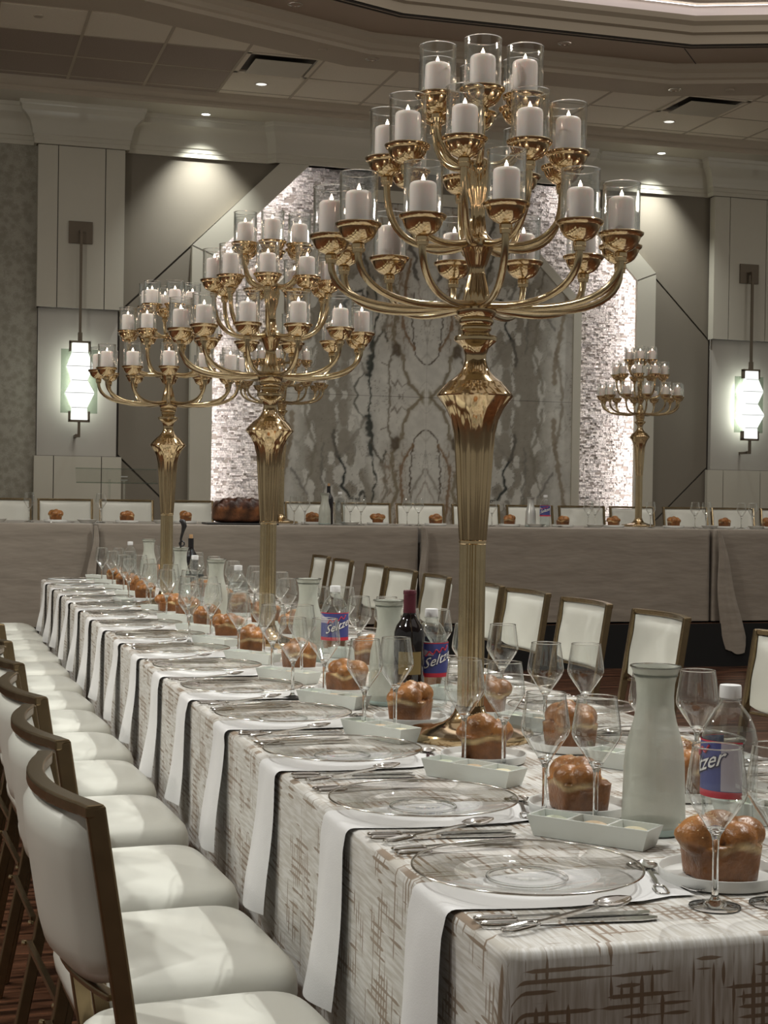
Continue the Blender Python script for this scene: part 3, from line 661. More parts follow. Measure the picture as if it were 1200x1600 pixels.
def candelabrum(loc, offs, label, who, lift=None):
    cx, cy_, cz = loc
    t = thing('candelabrum', label, 'candelabrum', loc, 0, 'gold candelabra')
    obj('base', MB().lathe([(.001, 0), (.139, 0), (.140, .004), (.1395, .013), (.136, .017), (.118, .019), (.085, .024), (.060, .032), (.045, .042), (.036, .055), (.031, .070)], 48, cap0=False).mesh('base', GOLD, smooth=30), parent=t)
    # reeded pole and flared fluted shaft
    obj('pole', MB().lathe([(.0265, .055, .0026), (.0265, .425, .0026)], 112, nfl=14).mesh('pole', GOLD_ARM, smooth=60), parent=t)
    obj('collar', MB().lathe([(.029, .423), (.031, .425), (.031, .431), (.029, .433)], 32).mesh('collar', GOLD, smooth=40), parent=t)
    obj('flared_shaft', MB().lathe([(.029, .433, .0018), (.0335, .50, .002), (.037, .56, .0022), (.0405, .62, .0022), (.0445, .665, .0016), (.052, .695, .0009), (.064, .720, .0003), (.077, .738, 0), (.083, .745, 0)], 84, nfl=12).mesh('shaft', GOLD, smooth=60), parent=t)
    obj('bell', MB().lathe([(.083, .745), (.084, .748), (.082, .752), (.070, .766), (.062, .774), (.0605, .777), (.058, .779), (.046, .787), (.034, .799), (.027, .812), (.0235, .826), (.0235, .836), (.028, .850), (.038, .860), (.046, .866), (.0475, .872), (.046, .877), (.036, .880), (.030, .884), (.031, .888), (.034, .892), (.034, .896), (.031, .899), (.036, .903), (.0385, .907), (.0385, .912), (.035, .916), (.041, .921), (.0435, .927), (.045, .933), (.045, .938), (.03, .946)], 48).mesh('bell', GOLD, smooth=32), parent=t)
    obj('stem', MB().lathe([(.028, .942), (.030, .948), (.031, .955, .001), (.024, .985, .001), (.018, 1.010, .001), (.016, 1.024, .0005), (.021, 1.033, .001), (.029, 1.055, .001), (.034, 1.066), (.036, 1.070), (.036, 1.086), (.031, 1.090), (.026, 1.095), (.019, 1.103, .001), (.0145, 1.14, .001), (.0155, 1.165, .001), (.023, 1.195, .0015), (.0275, 1.225, .0015), (.027, 1.240), (.029, 1.244), (.029, 1.256), (.022, 1.262), (.012, 1.268), (.001, 1.272)], 60, nfl=12).mesh('stem', GOLD, smooth=40), parent=t)
    view = math.atan2(-cy_, -cx)                          # direction from the candelabrum to the camera
    cups = []
    for (tn, n, r, zr, zh), off in zip(TIERS, offs):
        for k in range(n):
            a = view+R(off+k*360/n); up_ = lift if (lift and tn == 'lower' and k == lift_k) else 0
            arm = obj('arm', MB().tube(arm_path(.024, zh, r, zr-.056+up_, 'top' if tn == 'top' else '', a), [.0085 if i < 2 else .0078 for i in range(15)], 10).mesh('arm', GOLD_ARM, smooth=60), parent=t)
            cu = obj('cup', cup_me, parent=arm, loc=(r*math.cos(a), r*math.sin(a), zr+up_))
            cups.append((tn, (cx+r*math.cos(a), cy_+r*math.sin(a), cz+zr+up_)))
    for tn, n, *_ in TIERS:
        cs = sorted([c for q, c in cups if q == tn], key=vproj)
        for i, c in enumerate(cs):
            zc = c[2]-.003
            s_ = thing('candle_sleeve', 'clear glass cylinder around candle, %s from left on %s tier of %s' % (ORD[i], tn, who), 'glass cylinder', (c[0], c[1], zc), 0, 'glass cylinders on '+who)
            obj('glass_wall', sleeve_me, parent=s_); obj('rim', rim_me, parent=s_); obj('bottom', base_me, parent=s_)
            v = random.randrange(3)
            cd = obj('pillar_candle', candle_mes[v], loc=(c[0], c[1], zc+.0015), rz=random.random()*6)
            tag(cd, 'lit white pillar candle, %s from left on %s tier of %s' % (ORD[i], tn, who), 'candle', 'candles on '+who)
            wk = obj('wick', wick_me, parent=cd, loc=(0, 0, CH[v]-.0045))
            fl = obj('flame', flame_me, parent=wk, loc=(.0005, 0, .004), label='small bright flame')
    return t
lift_k = 1
candelabrum((1.14, 3.17, .76), (-20, -8.5, 3), 'tall gold candelabrum with three tiers, nearest on the long table', 'nearest candelabrum', .022)
candelabrum((1.132, 5.25, .76), (-14, -4, 0), 'tall gold candelabrum, middle one of three on the long table', 'middle candelabrum')
candelabrum((1.055, 7.12, .76), (0, 10, 12), 'tall gold candelabrum at the far end of the long table', 'far candelabrum')
candelabrum((2.62, 11.72, 1.065), (5, -12, -10), 'gold candelabrum on the head table before the left marble edge', 'left head-table candelabrum')
candelabrum((5.68, 11.72, 1.065), (9, -5, -4), 'gold candelabrum on the head table before the right stone wall', 'right head-table candelabrum')

# ------------------------------------------------------------------ tables and cloths
TX0, TX1, TY0, TY1, TZ = .64, 1.66, 1.655, 9.38, .76
def table(name, label, x0, x1, y0, y1, z0, z1, group=None):
    t = thing(name, label, 'table', ((x0+x1)/2, (y0+y1)/2, z0), 0, group)
    hx, hy = (x1-x0)/2-.02, (y1-y0)/2-.02; H = z1-z0-.004
    obj('tabletop', MB().box(-hx, hx, -hy, hy, H-.022, H).mesh('top', WOODT), parent=t, bevel=.003)
    for sx in (-1, 1):
        for sy in (-1, 1):
            obj('leg', MB().lathe([(.014, 0), (.014, H-.022)], 10, cap0=True).mesh('leg', BROWN, smooth=60), parent=t, loc=(sx*(hx-.08), sy*(hy-.15), 0))
    return t
def drape(x0, x1, y0, y1, zt, zb, seed, amp=.010, flare=.02, corner=.05, r=.012, mt=HATCH, step=.025, rows_=16, push=None):
    rr = np.random.default_rng(seed); ph = rr.random(12)*6.28
    per = []                                             # (x, y, nx, ny, s)
    cr_ = .03
    def seg(ax, ay, bx, by, nx, ny):
        n = max(2, int(math.hypot(bx-ax, by-ay)/step))
        for i in range(n): t = i/n; per.append((ax+(bx-ax)*t, ay+(by-ay)*t, nx, ny, 0))
    def arc(cx, cy0, a0):
        for i in range(8):
            a = a0+PI/2*i/8; per.append((cx+cr_*math.cos(a), cy0+cr_*math.sin(a), math.cos(a), math.sin(a), 1-abs(i-3.5)/4))
    seg(x0+cr_, y0, x1-cr_, y0, 0, -1); arc(x1-cr_, y0+cr_, -PI/2); seg(x1, y0+cr_, x1, y1-cr_, 1, 0); arc(x1-cr_, y1-cr_, 0)
    seg(x1-cr_, y1, x0+cr_, y1, 0, 1); arc(x0+cr_, y1-cr_, PI/2); seg(x0, y1-cr_, x0, y0+cr_, -1, 0); arc(x0+cr_, y0+cr_, PI)
    n = len(per); H = zt-zb; V = []; UV = []
    s = 0; S_ = []
    for i in range(n):
        S_.append(s); q = per[(i+1) % n]; s += math.hypot(q[0]-per[i][0], q[1]-per[i][1])
    ds = [(-r, 0), (-r*.3, r*.25), (0, r)]+[(0, r+(H-r)*k/rows_) for k in range(1, rows_+1)]
    for (off, d) in ds:
        for i, (x, y, nx, ny, c) in enumerate(per):
            f = max(0, d-r)/H; t = S_[i]
            w_ = (math.sin(t*9+ph[0])+.7*math.sin(t*17+ph[1])+.5*math.sin(t*31+ph[2]))*amp*f
            o_ = off+flare*f+w_+corner*f*c
            if push: o_ += push(x, y, nx, d)
            V.append((x+nx*o_, y+ny*o_, zt-d))
            if d < r: UV.append((x, y))
            else:
                if abs(nx) > abs(ny): UV.append((x+nx*d, y))
                else: UV.append((x, y+ny*d))
    mb = MB(); mb.v = V
    for k in range(len(ds)-1):
        for i in range(n):
            j = (i+1) % n; mb.f.append((k*n+i, (k+1)*n+i, (k+1)*n+j, k*n+j))
    mb.f.append(tuple(range(n)))
    me = mb.mesh('cloth', mt, smooth=70, recalc=True); uvl = me.uv_layers.new(name='UVMap')
    vi = np.empty(len(me.loops), np.int32); me.loops.foreach_get('vertex_index', vi)
    uvl.data.foreach_set('uv', np.array(UV, np.float32)[vi].ravel()); return me
table('banquet_table', 'long banquet table under the crosshatched cloth, set for many guests', TX0, TX1, TY0, TY1, 0, TZ)
def knees(x, y, nx, d):
    if nx > -.5: return 0
    return 0
tag(obj('tablecloth', drape(TX0, TX1, TY0, TY1, TZ, .03, 3, amp=.006, flare=.006)), 'ivory jacquard tablecloth with brown crosshatch strokes on the long table', 'tablecloth')

HZ = 1.065; HY0, HY1 = 10.80, 11.93
hx = [-3.64, -1.28, 1.105, 3.475, 5.87, 8.26, 10.6]
names = ['seventh', 'far left', 'left', 'centre left', 'centre right', 'right', 'far right']
hl = {1: 'head table at the far left behind the white seats', 2: 'head table with the big braided loaf', 3: 'head table in front of the middle of the marble', 4: 'head table with the right candelabrum', 5: 'head table at the far right beyond the hanging cloth tail'}
for i in (1, 2, 3, 4, 5):
    i0, i1 = i-1, i
    xa, xb = hx[i]+.004, hx[i+1]-.004
    xa, xb = ([-1.28, 1.105, 3.475, 5.87, 8.26][i-1]-0, 0) if False else (hx[i], hx[i+1])
    xa += .012; xb -= .012
    table('head_table', 'long '+hl[i] if i < 9 else '', xa, xb, HY0, HY1, DZ, HZ, 'head tables on the dais')
    tag(obj('satin_tablecloth', drape(xa, xb, HY0, HY1, HZ, .350, 20+i, amp=.004, flare=.002, corner=.006, r=.008, mt=SATIN, step=.04, rows_=12)), 'taupe satin cloth on the '+hl[i], 'tablecloth', 'taupe satin tablecloths')
# gathered cloth tails at the joins
def tail(x, zb, wd, label, seed, lean=.25):
    rr = random.Random(seed); mb = MB(); rs = []; n = 26
    for k in range(18):
        t = k/17; z_ = HZ-.01-(HZ-.01-zb)*t; w_ = .012+wd*(t**.8)*(1 if t < .9 else 1-(t-.9)*3.2); cx = x+lean*t*.55
        ring = []
        for j in range(n):
            a = j/n*2*PI; fold = 1+.22*math.sin(a*3+seed+t*2)+.12*math.sin(a*7)
            ring.append((cx+w_*math.cos(a)*fold+.01*math.sin(t*9), HY0-.045-.02*t+.030*math.sin(a)*fold*(.4+.6*t), z_+.02*t*math.sin(a*2+1)))
        rs.append(ring)
    mb.rings(rs); return tag(obj('cloth_tail', mb.mesh('tail', SATIN, smooth=60)), label, 'cloth')
tail(5.90, .115, .095, 'twisted tail of taupe satin hanging between the two right head-table cloths', 2)
tail(3.49, .40, .028, 'narrow taupe satin fold hanging at the middle join of the head table', 5, .02)
tail(1.10, .40, .030, 'narrow taupe satin fold hanging at the left join of the head table', 8, -.06)

# ------------------------------------------------------------------ chairs
def bow(y): return -.040*(1-(y/.205)**2)
def make_chair():
    t = empty('banquet_chair')
    # seat cushion: rounded trapezoid, domed
    def outline(s, z_, n=44):
        pts = []
        for j in range(n):
            a = 2*PI*j/n; c, q = math.cos(a), math.sin(a); e = .34
            x = -.045+.187*s*math.copysign(abs(c)**e, c); y = math.copysign(abs(q)**e, q)*s*(.222+.02*(x+.2))
            pts.append((x, y, z_))
        return pts
    mb = MB().rings([outline(.93, .422), outline(.985, .430), outline(1.0, .448), outline(.995, .470), outline(.965, .488), outline(.90, .500), outline(.75, .508), outline(.4, .512), outline(.05, .513)])
    obj('seat', mb.mesh('seat', VINYL, smooth=60), parent=t)
    obj('seat_frame', MB().rings([outline(.92, .398), outline(.93, .421)]).mesh('seat_frame', BRONZE, smooth=30), parent=t)
    zt, zb = .895, .645
    px = lambda z_: -.272+(zt-z_)*.16
    # back frame: two posts, curved top rail and lower rail
    fb = MB()
    for s in (-1, 1):
        fb.ribbon([(px(.40), s*.208, .40), (px(zt-.01), s*.208, zt-.004)], (1, 0, 0), .026, .0165)
    ys = [-.216+.432*i/14 for i in range(15)]
    fb.ribbon([(px(zt-.012)+bow(y)*1.0 if abs(y) < .205 else px(zt-.012), y, zt-.009) for y in ys], (1, 0, 0), .025, .017)
    fb.ribbon([(px(zb)+bow(y)*.9, y, zb-.004) for y in ys[1:-1]], (1, 0, 0), .018, .010)
    obj('back_frame', fb.mesh('back_frame', BRONZE), parent=t, bevel=.003)
    # upholstered back: closed pillow following the bow, bulging to the rear
    ny, nz = 16, 10; rs = []
    F_, B_ = [], []
    mb = MB(); idx = {}
    for side_ in (1, -1):
        for i in range(ny+1):
            for j in range(nz+1):
                u = i/ny*2-1; v = j/nz*2-1; y = u*.197
                e = (1-abs(u)**6)*(1-abs(v)**5); cut = 1-.06*max(0, -v)**4*abs(u)**3
                z_ = (zt-.021+zb)/2+v*(zt-.021-zb)/2; z_ += .018*max(0, -v)**6*abs(u)**5
                puck = .0016*math.sin(j*5.2)*abs(u)**8
                x = px(z_)+bow(y)+side_*(.004+(.016 if side_ > 0 else .021)*max(0, e)**.45)+puck
                idx[(side_, i, j)] = len(mb.v); mb.v.append((x, y*cut, z_))
    for side_ in (1, -1):
        for i in range(ny):
            for j in range(nz):
                mb.f.append((idx[(side_, i, j)], idx[(side_, i+1, j)], idx[(side_, i+1, j+1)], idx[(side_, i, j+1)]))
    for i in range(ny):
        for j in (0, nz): mb.f.append((idx[(1, i, j)], idx[(1, i+1, j)], idx[(-1, i+1, j)], idx[(-1, i, j)]))
    for j in range(nz):
        for i in (0, ny): mb.f.append((idx[(1, i, j)], idx[(1, i, j+1)], idx[(-1, i, j+1)], idx[(-1, i, j)]))
    obj('backrest', mb.mesh('backrest', VINYL, smooth=60), parent=t)
    for s in (-1, 1):
        lg = obj('leg', MB().ribbon([(px(.40), s*.208, .41), (-.205, s*.208, .33), (-.27, s*.208, 0)], (1, 0, 0), .026, .020).mesh('leg', BRONZE), parent=t, bevel=.003)
        obj('bumper', MB().lathe([(.001, 0), (.007, 0), (.008, .004), (.006, .008), (.001, .009)], 10).mesh('bumper', GOLD_ARM, smooth=50), parent=lg, loc=(-.237, s*.208+s*.010, .30))
        obj('leg', MB().ribbon([(.125, s*.20, .39), (.15, s*.20, 0)], (1, 0, 0), .022, .022).mesh('leg', BRONZE), parent=t, bevel=.003)
    obj('stretcher', MB().box(-.20, .13, -.006, .006, .30, .314).box(-.235, -.223, -.20, .20, .30, .312).box(.122, .134, -.19, .19, .30, .312).mesh('stretcher', BRONZE), parent=t)
    return t
CHAIR = Proto(make_chair)
LY = [2.17, 2.69, 3.215, 3.80]+[3.80+.533*k for k in range(1, 11)]
for i, y in enumerate(LY):
    CHAIR.place((.457+random.uniform(-.006, .006), y, 0), R(3.6+random.uniform(-.8, .8)), 'white vinyl chair with bronze frame, %s from the front along the left side' % ORD[i], 'chair', 'chairs along the left side')
RYp = [(3.655, None), (4.402, 4.022), (4.948, 4.557), (5.484, 5.063), (None, 5.517), (6.572, 6.108), (7.04, 6.628), (7.502, 7.061), (8.131, 7.697), (8.614, 8.173), (9.222, 8.707)]
q = 2.45/2.12
RY = [3.655*q-.22, 4.212*q, 4.752*q, 5.273*q, 5.72*q, 6.34*q, 6.834*q, 7.281*q, 7.914*q, 8.394*q, 8.9*q]
RY = [y for y in RY if y < 10.2]
for i, y in enumerate(RY):
    CHAIR.place((2.175, y, 0), PI+R(random.uniform(-2.5, 2.5)), 'white vinyl chair pulled back on the right side, %s from the front' % ORD[i], 'chair', 'chairs along the right side')
HC = [.05, .57, .99+.02, 1.49, 2.0, 2.50, 3.03, 3.50, 3.98, 4.47, 4.97, 5.45, 5.94, 6.45, 6.93, 7.42]
HC = [.05, .545, 1.03, 1.51, 2.0, 2.50, 3.02, 3.50, 3.98, 4.47, 4.97, 5.45, 5.94, 6.45, 6.93, 7.42]
for i, x in enumerate(HC):
    CHAIR.place((x, 12.12, DZ), -PI/2+R(random.uniform(-1.5, 1.5)), 'white vinyl chair behind the head table, %s from the left' % ORD[i], 'chair', 'chairs behind the head table')

# ------------------------------------------------------------------ tableware builders
def make_charger():
    t = empty('charger_plate')
    obj('well', MB().lathe([(.001, .004), (.030, .004), (.034, .006), (.050, .0045), (.088, .004), (.094, .0075), (.100, .008)], 56).mesh('well', G_CLEAR, smooth=50, recalc=False), parent=t)
    obj('foot', MB().lathe([(.055+.002*math.cos(a), .002+.002*math.sin(a)) for a in [k*PI/3 for k in range(7)]], 40).mesh('foot', G_SOLID, smooth=60), parent=t)
    obj('rim', MB().lathe([(.100, .008), (.118, .010), (.140, .0135), (.158, .0175)], 56).mesh('rim', G_RIM, smooth=50, recalc=False), parent=t)
    obj('edge', MB().lathe([(.158+.0017*math.cos(a), .0175+.0017*math.sin(a)) for a in [k*PI/4 for k in range(9)]], 64).mesh('edge', SILVER_EDGE, smooth=60), parent=t)
    return t
CHARGER = Proto(make_charger)
def make_wineglass():
    t = empty('wine_glass')
    obj('foot', MB().lathe([(.001, 0), (.032, 0), (.0335, .001), (.033, .0022), (.020, .004), (.008, .008), (.0045, .014), (.0042, .014)], 28).mesh('foot', G_SOLID, smooth=60), parent=t)
    obj('stem', MB().lathe([(.0062, .009), (.0046, .016), (.0040, .04), (.0040, .07), (.0046, .086), (.0068, .094), (.0095, .0975), (.012, .1015), (.0115, .102), (.006, .1035), (.001, .104)], 20, cap0=True).mesh('stem', G_SOLID, smooth=60), parent=t)
    obj('bowl', MB().lathe([(.001, .1045), (.006, .1045), (.012, .1025), (.016, .1085), (.028, .1255), (.0375, .1405), (.0400, .148), (.0397, .155), (.0375, .172), (.0348, .190), (.032, .208)], 36).mesh('bowl', G_WINE, smooth=60, recalc=False), parent=t)
    obj('lip', MB().lathe([(.032+.0009*math.cos(a), .208+.0009*math.sin(a)) for a in [k*PI/3 for k in range(7)]], 32).mesh('lip', G_SOLID, smooth=60), parent=t)
    return t
WG = Proto(make_wineglass)
def make_carafe(mt=FROST):
    def f():
        t = empty('carafe')
        obj('body', MB().lathe([(.001, .004), (.047, .004), (.050, .008), (.0505, .015), (.049, .060), (.0475, .110), (.045, .135), (.040, .155), (.034, .175), (.0300, .195), (.0292, .215), (.0305, .235), (.034, .249), (.0395, .262), (.0375, .262), (.032, .249), (.028, .225), (.0275, .20)], 40).mesh('body', mt, smooth=50), parent=t)
        obj('rim', MB().lathe([(.0392+.0016*math.cos(a), .262+.0016*math.sin(a)) for a in [k*PI/3 for k in range(7)]], 36).mesh('rim', G_SOLID, smooth=60), parent=t)
        obj('neck_band', MB().lathe([(.0335, .246), (.0350, .248), (.0350, .250), (.0340, .252)], 36).mesh('band', G_SOLID, smooth=60), parent=t)
        obj('glass_base', MB().lathe([(.001, 0), (.046, 0), (.0495, .003), (.0508, .008), (.0500, .014), (.0490, .0155)], 36).mesh('base', mat('pale_aqua_glass', (.40, .50, .47), .12) if 'pale_aqua_glass' not in MATS else MATS['pale_aqua_glass'], smooth=50), parent=t)
        return t
    return f
CARAFE = Proto(make_carafe()); CARAFE2 = Proto(make_carafe(SILV_C))
def bent_text(body, size, r, z0, ang0, slope, mt, shear=.3, bold=0):
    cu = bpy.data.curves.new('txt', 'FONT'); cu.body = body; cu.size = size; cu.shear = shear; cu.offset = bold; cu.resolution_u = 2
    o = bpy.data.objects.new('txt', cu); COL.objects.link(o); dg = bpy.context.evaluated_depsgraph_get()
    me = bpy.data.meshes.new_from_object(o.evaluated_get(dg)); bpy.data.objects.remove(o)
    for v in me.vertices:
        x, y = v.co.x, v.co.y
        x2 = x*math.cos(slope)-y*math.sin(slope)*0; z_ = y+x*math.sin(slope)
        a = ang0+x2/r; v.co = (r*math.cos(a), r*math.sin(a), z0+z_)
    me.materials.clear(); me.materials.append(mt); me.update(); return me
def shell(r, z0, z1, a0, a1, mt, n=24, zfun=None):
    mb = MB(); rs = []
    for i in range(n+1):
        a = a0+(a1-a0)*i/n; zz = zfun(i/n) if zfun else (z0, z1)
        rs.append([(r*math.cos(a), r*math.sin(a), zz[0]), (r*math.cos(a), r*math.sin(a), zz[1])])
    return mb.rings(rs, cap0=False, cap1=False, closed=False).mesh('label', mt, smooth=60, recalc=False)
def make_seltzer(labelled=True, band=False):
    def f():
        t = empty('soda_bottle'); r = .0405
        obj('body', MB().lathe([(.001, .006), (.020, .006), (.024, 0), (.034, .001), (.0395, .010), (r, .020), (.0385, .030), (.0385, .075), (r, .080), (r, .155), (.0395, .170), (.036, .186), (.029, .202), (.020, .214), (.0145, .221), (.0135, .226), (.0135, .234)], 36).mesh('body', G_PET, smooth=50, recalc=False), parent=t)
        obj('water', MB().lathe([(.001, .008), (.033, .008), (.0375, .014), (.0375, .150), (.0372, .172), (.034, .182), (.001, .182)], 28).mesh('water', MATS.get('still_water') or thin_glass('still_water', (.93, .95, .95), .03, .5, 3), smooth=40), parent=t)
        obj('neck_ring', MB().lathe([(.0135, .224), (.0165, .225), (.0165, .227), (.0135, .228)], 20).mesh('ring', G_PET, smooth=50), parent=t)
        obj('cap', MB().lathe([(.0155, .229), (.0158, .230), (.0158, .245), (.0150, .248), (.001, .2485)], 24).mesh('cap', CAP, smooth=40), parent=t)
        if labelled:
            lb = obj('label', shell(r+.0006, .072, .150, -1.7, 1.7, BLUE, zfun=lambda u: (.092, .166)), parent=t, label='blue wrap label with white script')
            obj('red_band', shell(r+.0009, .083, .093, -1.7, 1.7, RED), parent=lb); obj('red_band', shell(r+.0009, .165, .1675, -1.7, 1.7, RED), parent=lb)
            obj('pale_patch', shell(r+.0009, 0, 0, .95, 1.7, LILAC, zfun=lambda u: (.094, .165)), parent=lb); obj('pale_patch', shell(r+.0009, 0, 0, -1.68, -.45, LILAC, zfun=lambda u: (.136, .165-.024*u)), parent=lb)
            obj('lettering', bent_text('Seltzer', .034, r+.0016, .102, -1.05, .35, DARKINK, .35, .0016), parent=lb)
            obj('lettering', bent_text('Seltzer', .034, r+.0022, .1025, -1.04, .35, WHITEINK, .35, .0002), parent=lb)
            pts = [((r+.0018)*math.cos(a), (r+.0018)*math.sin(a), .139+.010*(a+.9)*1.2+.0045*math.sin(a*16)) for a in [-.9+i*.05 for i in range(29)]]
            obj('red_script', MB().tube(pts, .0016, 5).mesh('red', RED), parent=lb)
        if band: obj('label', shell(r+.0006, .150, .162, -3.1, 3.1, GREYP), parent=t, label='dark band label')
        return t
    return f
SELT = Proto(make_seltzer()); SELT_P = Proto(make_seltzer(False)); SELT_B = Proto(make_seltzer(False, True))
def make_wine(cork=False):
    def f():
        t = empty('wine_bottle')
        obj('body', MB().lathe([(.001, .004), (.020, .002), (.034, 0), (.0375, .004), (.0375, .185), (.0365, .197), (.031, .212), (.021, .226), (.0155, .240), (.0145, .255), (.0145, .292)], 36).mesh('body', WINE, smooth=50), parent=t)
        if cork: obj('cork', MB().lathe([(.001, .312), (.0095, .312), (.0095, .290)], 16).mesh('cork', CORK, smooth=40), parent=t)
        else: obj('capsule', MB().lathe([(.0152, .240), (.0158, .246), (.0150, .252), (.0150, .286), (.0160, .287), (.0160, .294), (.0145, .297), (.001, .297)], 24).mesh('capsule', CAPSULE, smooth=40), parent=t, label='dark red foil capsule')
        if not cork: obj('label', shell(.0380, .095, .150, -2.6, -1.0, LBL_DARK), parent=t, label='small olive gold label')
        return t
    return f
WINEB = Proto(make_wine()); WINEC = Proto(make_wine(True))

def bread_mesh(kind, seed):
    """braided roll baked in a square cup: tapered lower loaf, split band, knotted lobes on top"""
    r_ = random.Random(seed); nu, nv = 72, 44
    lobes = {0: [((.026, .006, .057), .031), ((-.020, .016, .060), .030), ((-.008, -.022, .058), .030), ((.030, -.020, .052), .024), ((.004, .004, .074), .020), ((-.034, -.008, .054), .022)],
             1: [((-.034, .004, .056), .026), ((.032, .006, .056), .031), ((-.002, -.006, .061), .029), ((.022, -.024, .052), .022), ((-.012, .024, .054), .025), ((.052, .0, .058), .014)],
             2: [((.004, .014, .062), .033), ((.020, -.018, .056), .028), ((-.030, -.014, .053), .027), ((-.022, .018, .055), .024), ((.034, .012, .052), .020)]}[kind]
    V = []; C = []
    cz = .038
    for j in range(nv+1):
        ph = -PI/2+PI*j/nv
        for i in range(nu):
            th = 2*PI*i/nu; d = Vector((math.cos(ph)*math.cos(th), math.cos(ph)*math.sin(th), math.sin(ph)))
            # lower loaf: rounded square frustum, ray march by bisection on max of fields
            def inside_(p):
                x, y, z_ = p
                if 0 <= z_ <= .048:
                    hw = .040+.10*z_; e = 5
                    if (abs(x)/hw)**e+(abs(y)/hw)**e < 1: return True
                for (c, rr) in lobes:
                    if (x-c[0])**2+(y-c[1])**2+((z_-c[2])*1.18)**2 < rr*rr: return True
                return False
            lo, hi = 0, .10
            for _ in range(13):
                mid = (lo+hi)/2; p = (d.x*mid, d.y*mid, cz+d.z*mid)
                if inside_(p): lo = mid
                else: hi = mid
            p = Vector((d.x*lo, d.y*lo, cz+d.z*lo)); V.append([*p]); 
    V = np.array(V).reshape(nv+1, nu, 3)
    for _ in range(0):
        W = V.copy(); W[1:-1] = .5*V[1:-1]+.125*(V[:-2]+V[2:]+np.roll(V, 1, 1)[1:-1]+np.roll(V, -1, 1)[1:-1]); V = W
    V[..., 2] -= V[..., 2].min()
    P = V.reshape(-1, 3)
    for x, y, z_ in P:
        low = np.array((.19, .072, .020)); mid = np.array((.66, .49, .25)); top = np.array((.34, .145, .040)); dk = np.array((.15, .05, .016))
        n_ = .5+.5*math.sin(x*90+seed+z_*60)*math.sin(y*80+2*seed-z_*40); z_ = z_+.006*math.sin(x*70+seed)*math.cos(y*60)
        if z_ < .036: c = low*(.75+z_*9)
        elif z_ < .050:
            th_ = math.atan2(y, x); pm = min(1, max(0, .55+.9*math.sin(th_*2+seed*1.7)+.3*math.sin(th_*7)))
            k = math.sin((z_-.036)/.014*PI)*pm; c = low*(1-k)+mid*k*(.6+.5*n_)+low*k*(.4-.4*n_)
        else: c = top*(1-.5*n_)+dk*.5*n_; c = c*(1.15-.25*min(1, (z_-.05)/.04))
        C.append((*c, 1))
    mb = MB(); mb.v = [tuple(p) for p in P]
    for j in range(nv):
        for i in range(nu):
            k = (i+1) % nu; mb.f.append((j*nu+i, j*nu+k, (j+1)*nu+k, (j+1)*nu+i))
    me = mb.mesh('roll', BREAD, smooth=70, recalc=True)
    ca = me.color_attributes.new('col', 'FLOAT_COLOR', 'POINT'); ca.data.foreach_set('color', np.array(C, np.float32).ravel())
    sd = MB()
    tops = [p for p in P if p[2] > (.058 if kind == 1 else .066)]
    for _ in range(240 if kind == 1 else 110):
        p = Vector(tops[r_.randrange(len(tops))])+Vector((r_.uniform(-.003, .003), r_.uniform(-.003, .003), .0002))
        if kind == 0 and p.x > .01: continue
        if kind == 1 and p.x < .012: continue
        a = r_.random()*6; dx, dy = .0019*math.cos(a), .0019*math.sin(a)
        sd.add([(p.x-dx, p.y-dy, p.z), (p.x+dy*.5, p.y-dx*.5, p.z), (p.x+dx, p.y+dy, p.z), (p.x-dy*.5, p.y+dx*.5, p.z), (p.x, p.y, p.z+.0011)], [(0, 1, 4), (1, 2, 4), (2, 3, 4), (3, 0, 4), (0, 3, 2, 1)])
    return me, sd.mesh('seeds', SEED)
BR = []
for k in range(3):
    me, sd = bread_mesh(k, k+1)
    def mk(me=me, sd=sd):
        o = obj('challah_roll', me); s_ = obj('sesame_seeds', sd, parent=o); s_['kind'] = 'stuff'; return o
    BR.append(Proto(mk))
def make_breadplate():
    return obj('bread_plate', MB().lathe([(.001, 0), (.078, 0), (.083, .002), (.0855, .016), (.0850, .0175), (.0832, .0175), (.0822, .016), (.080, .006), (.076, .0045), (.001, .0045)], 48).mesh('bread_plate', CHINA, smooth=40))
BPLATE = Proto(make_breadplate)
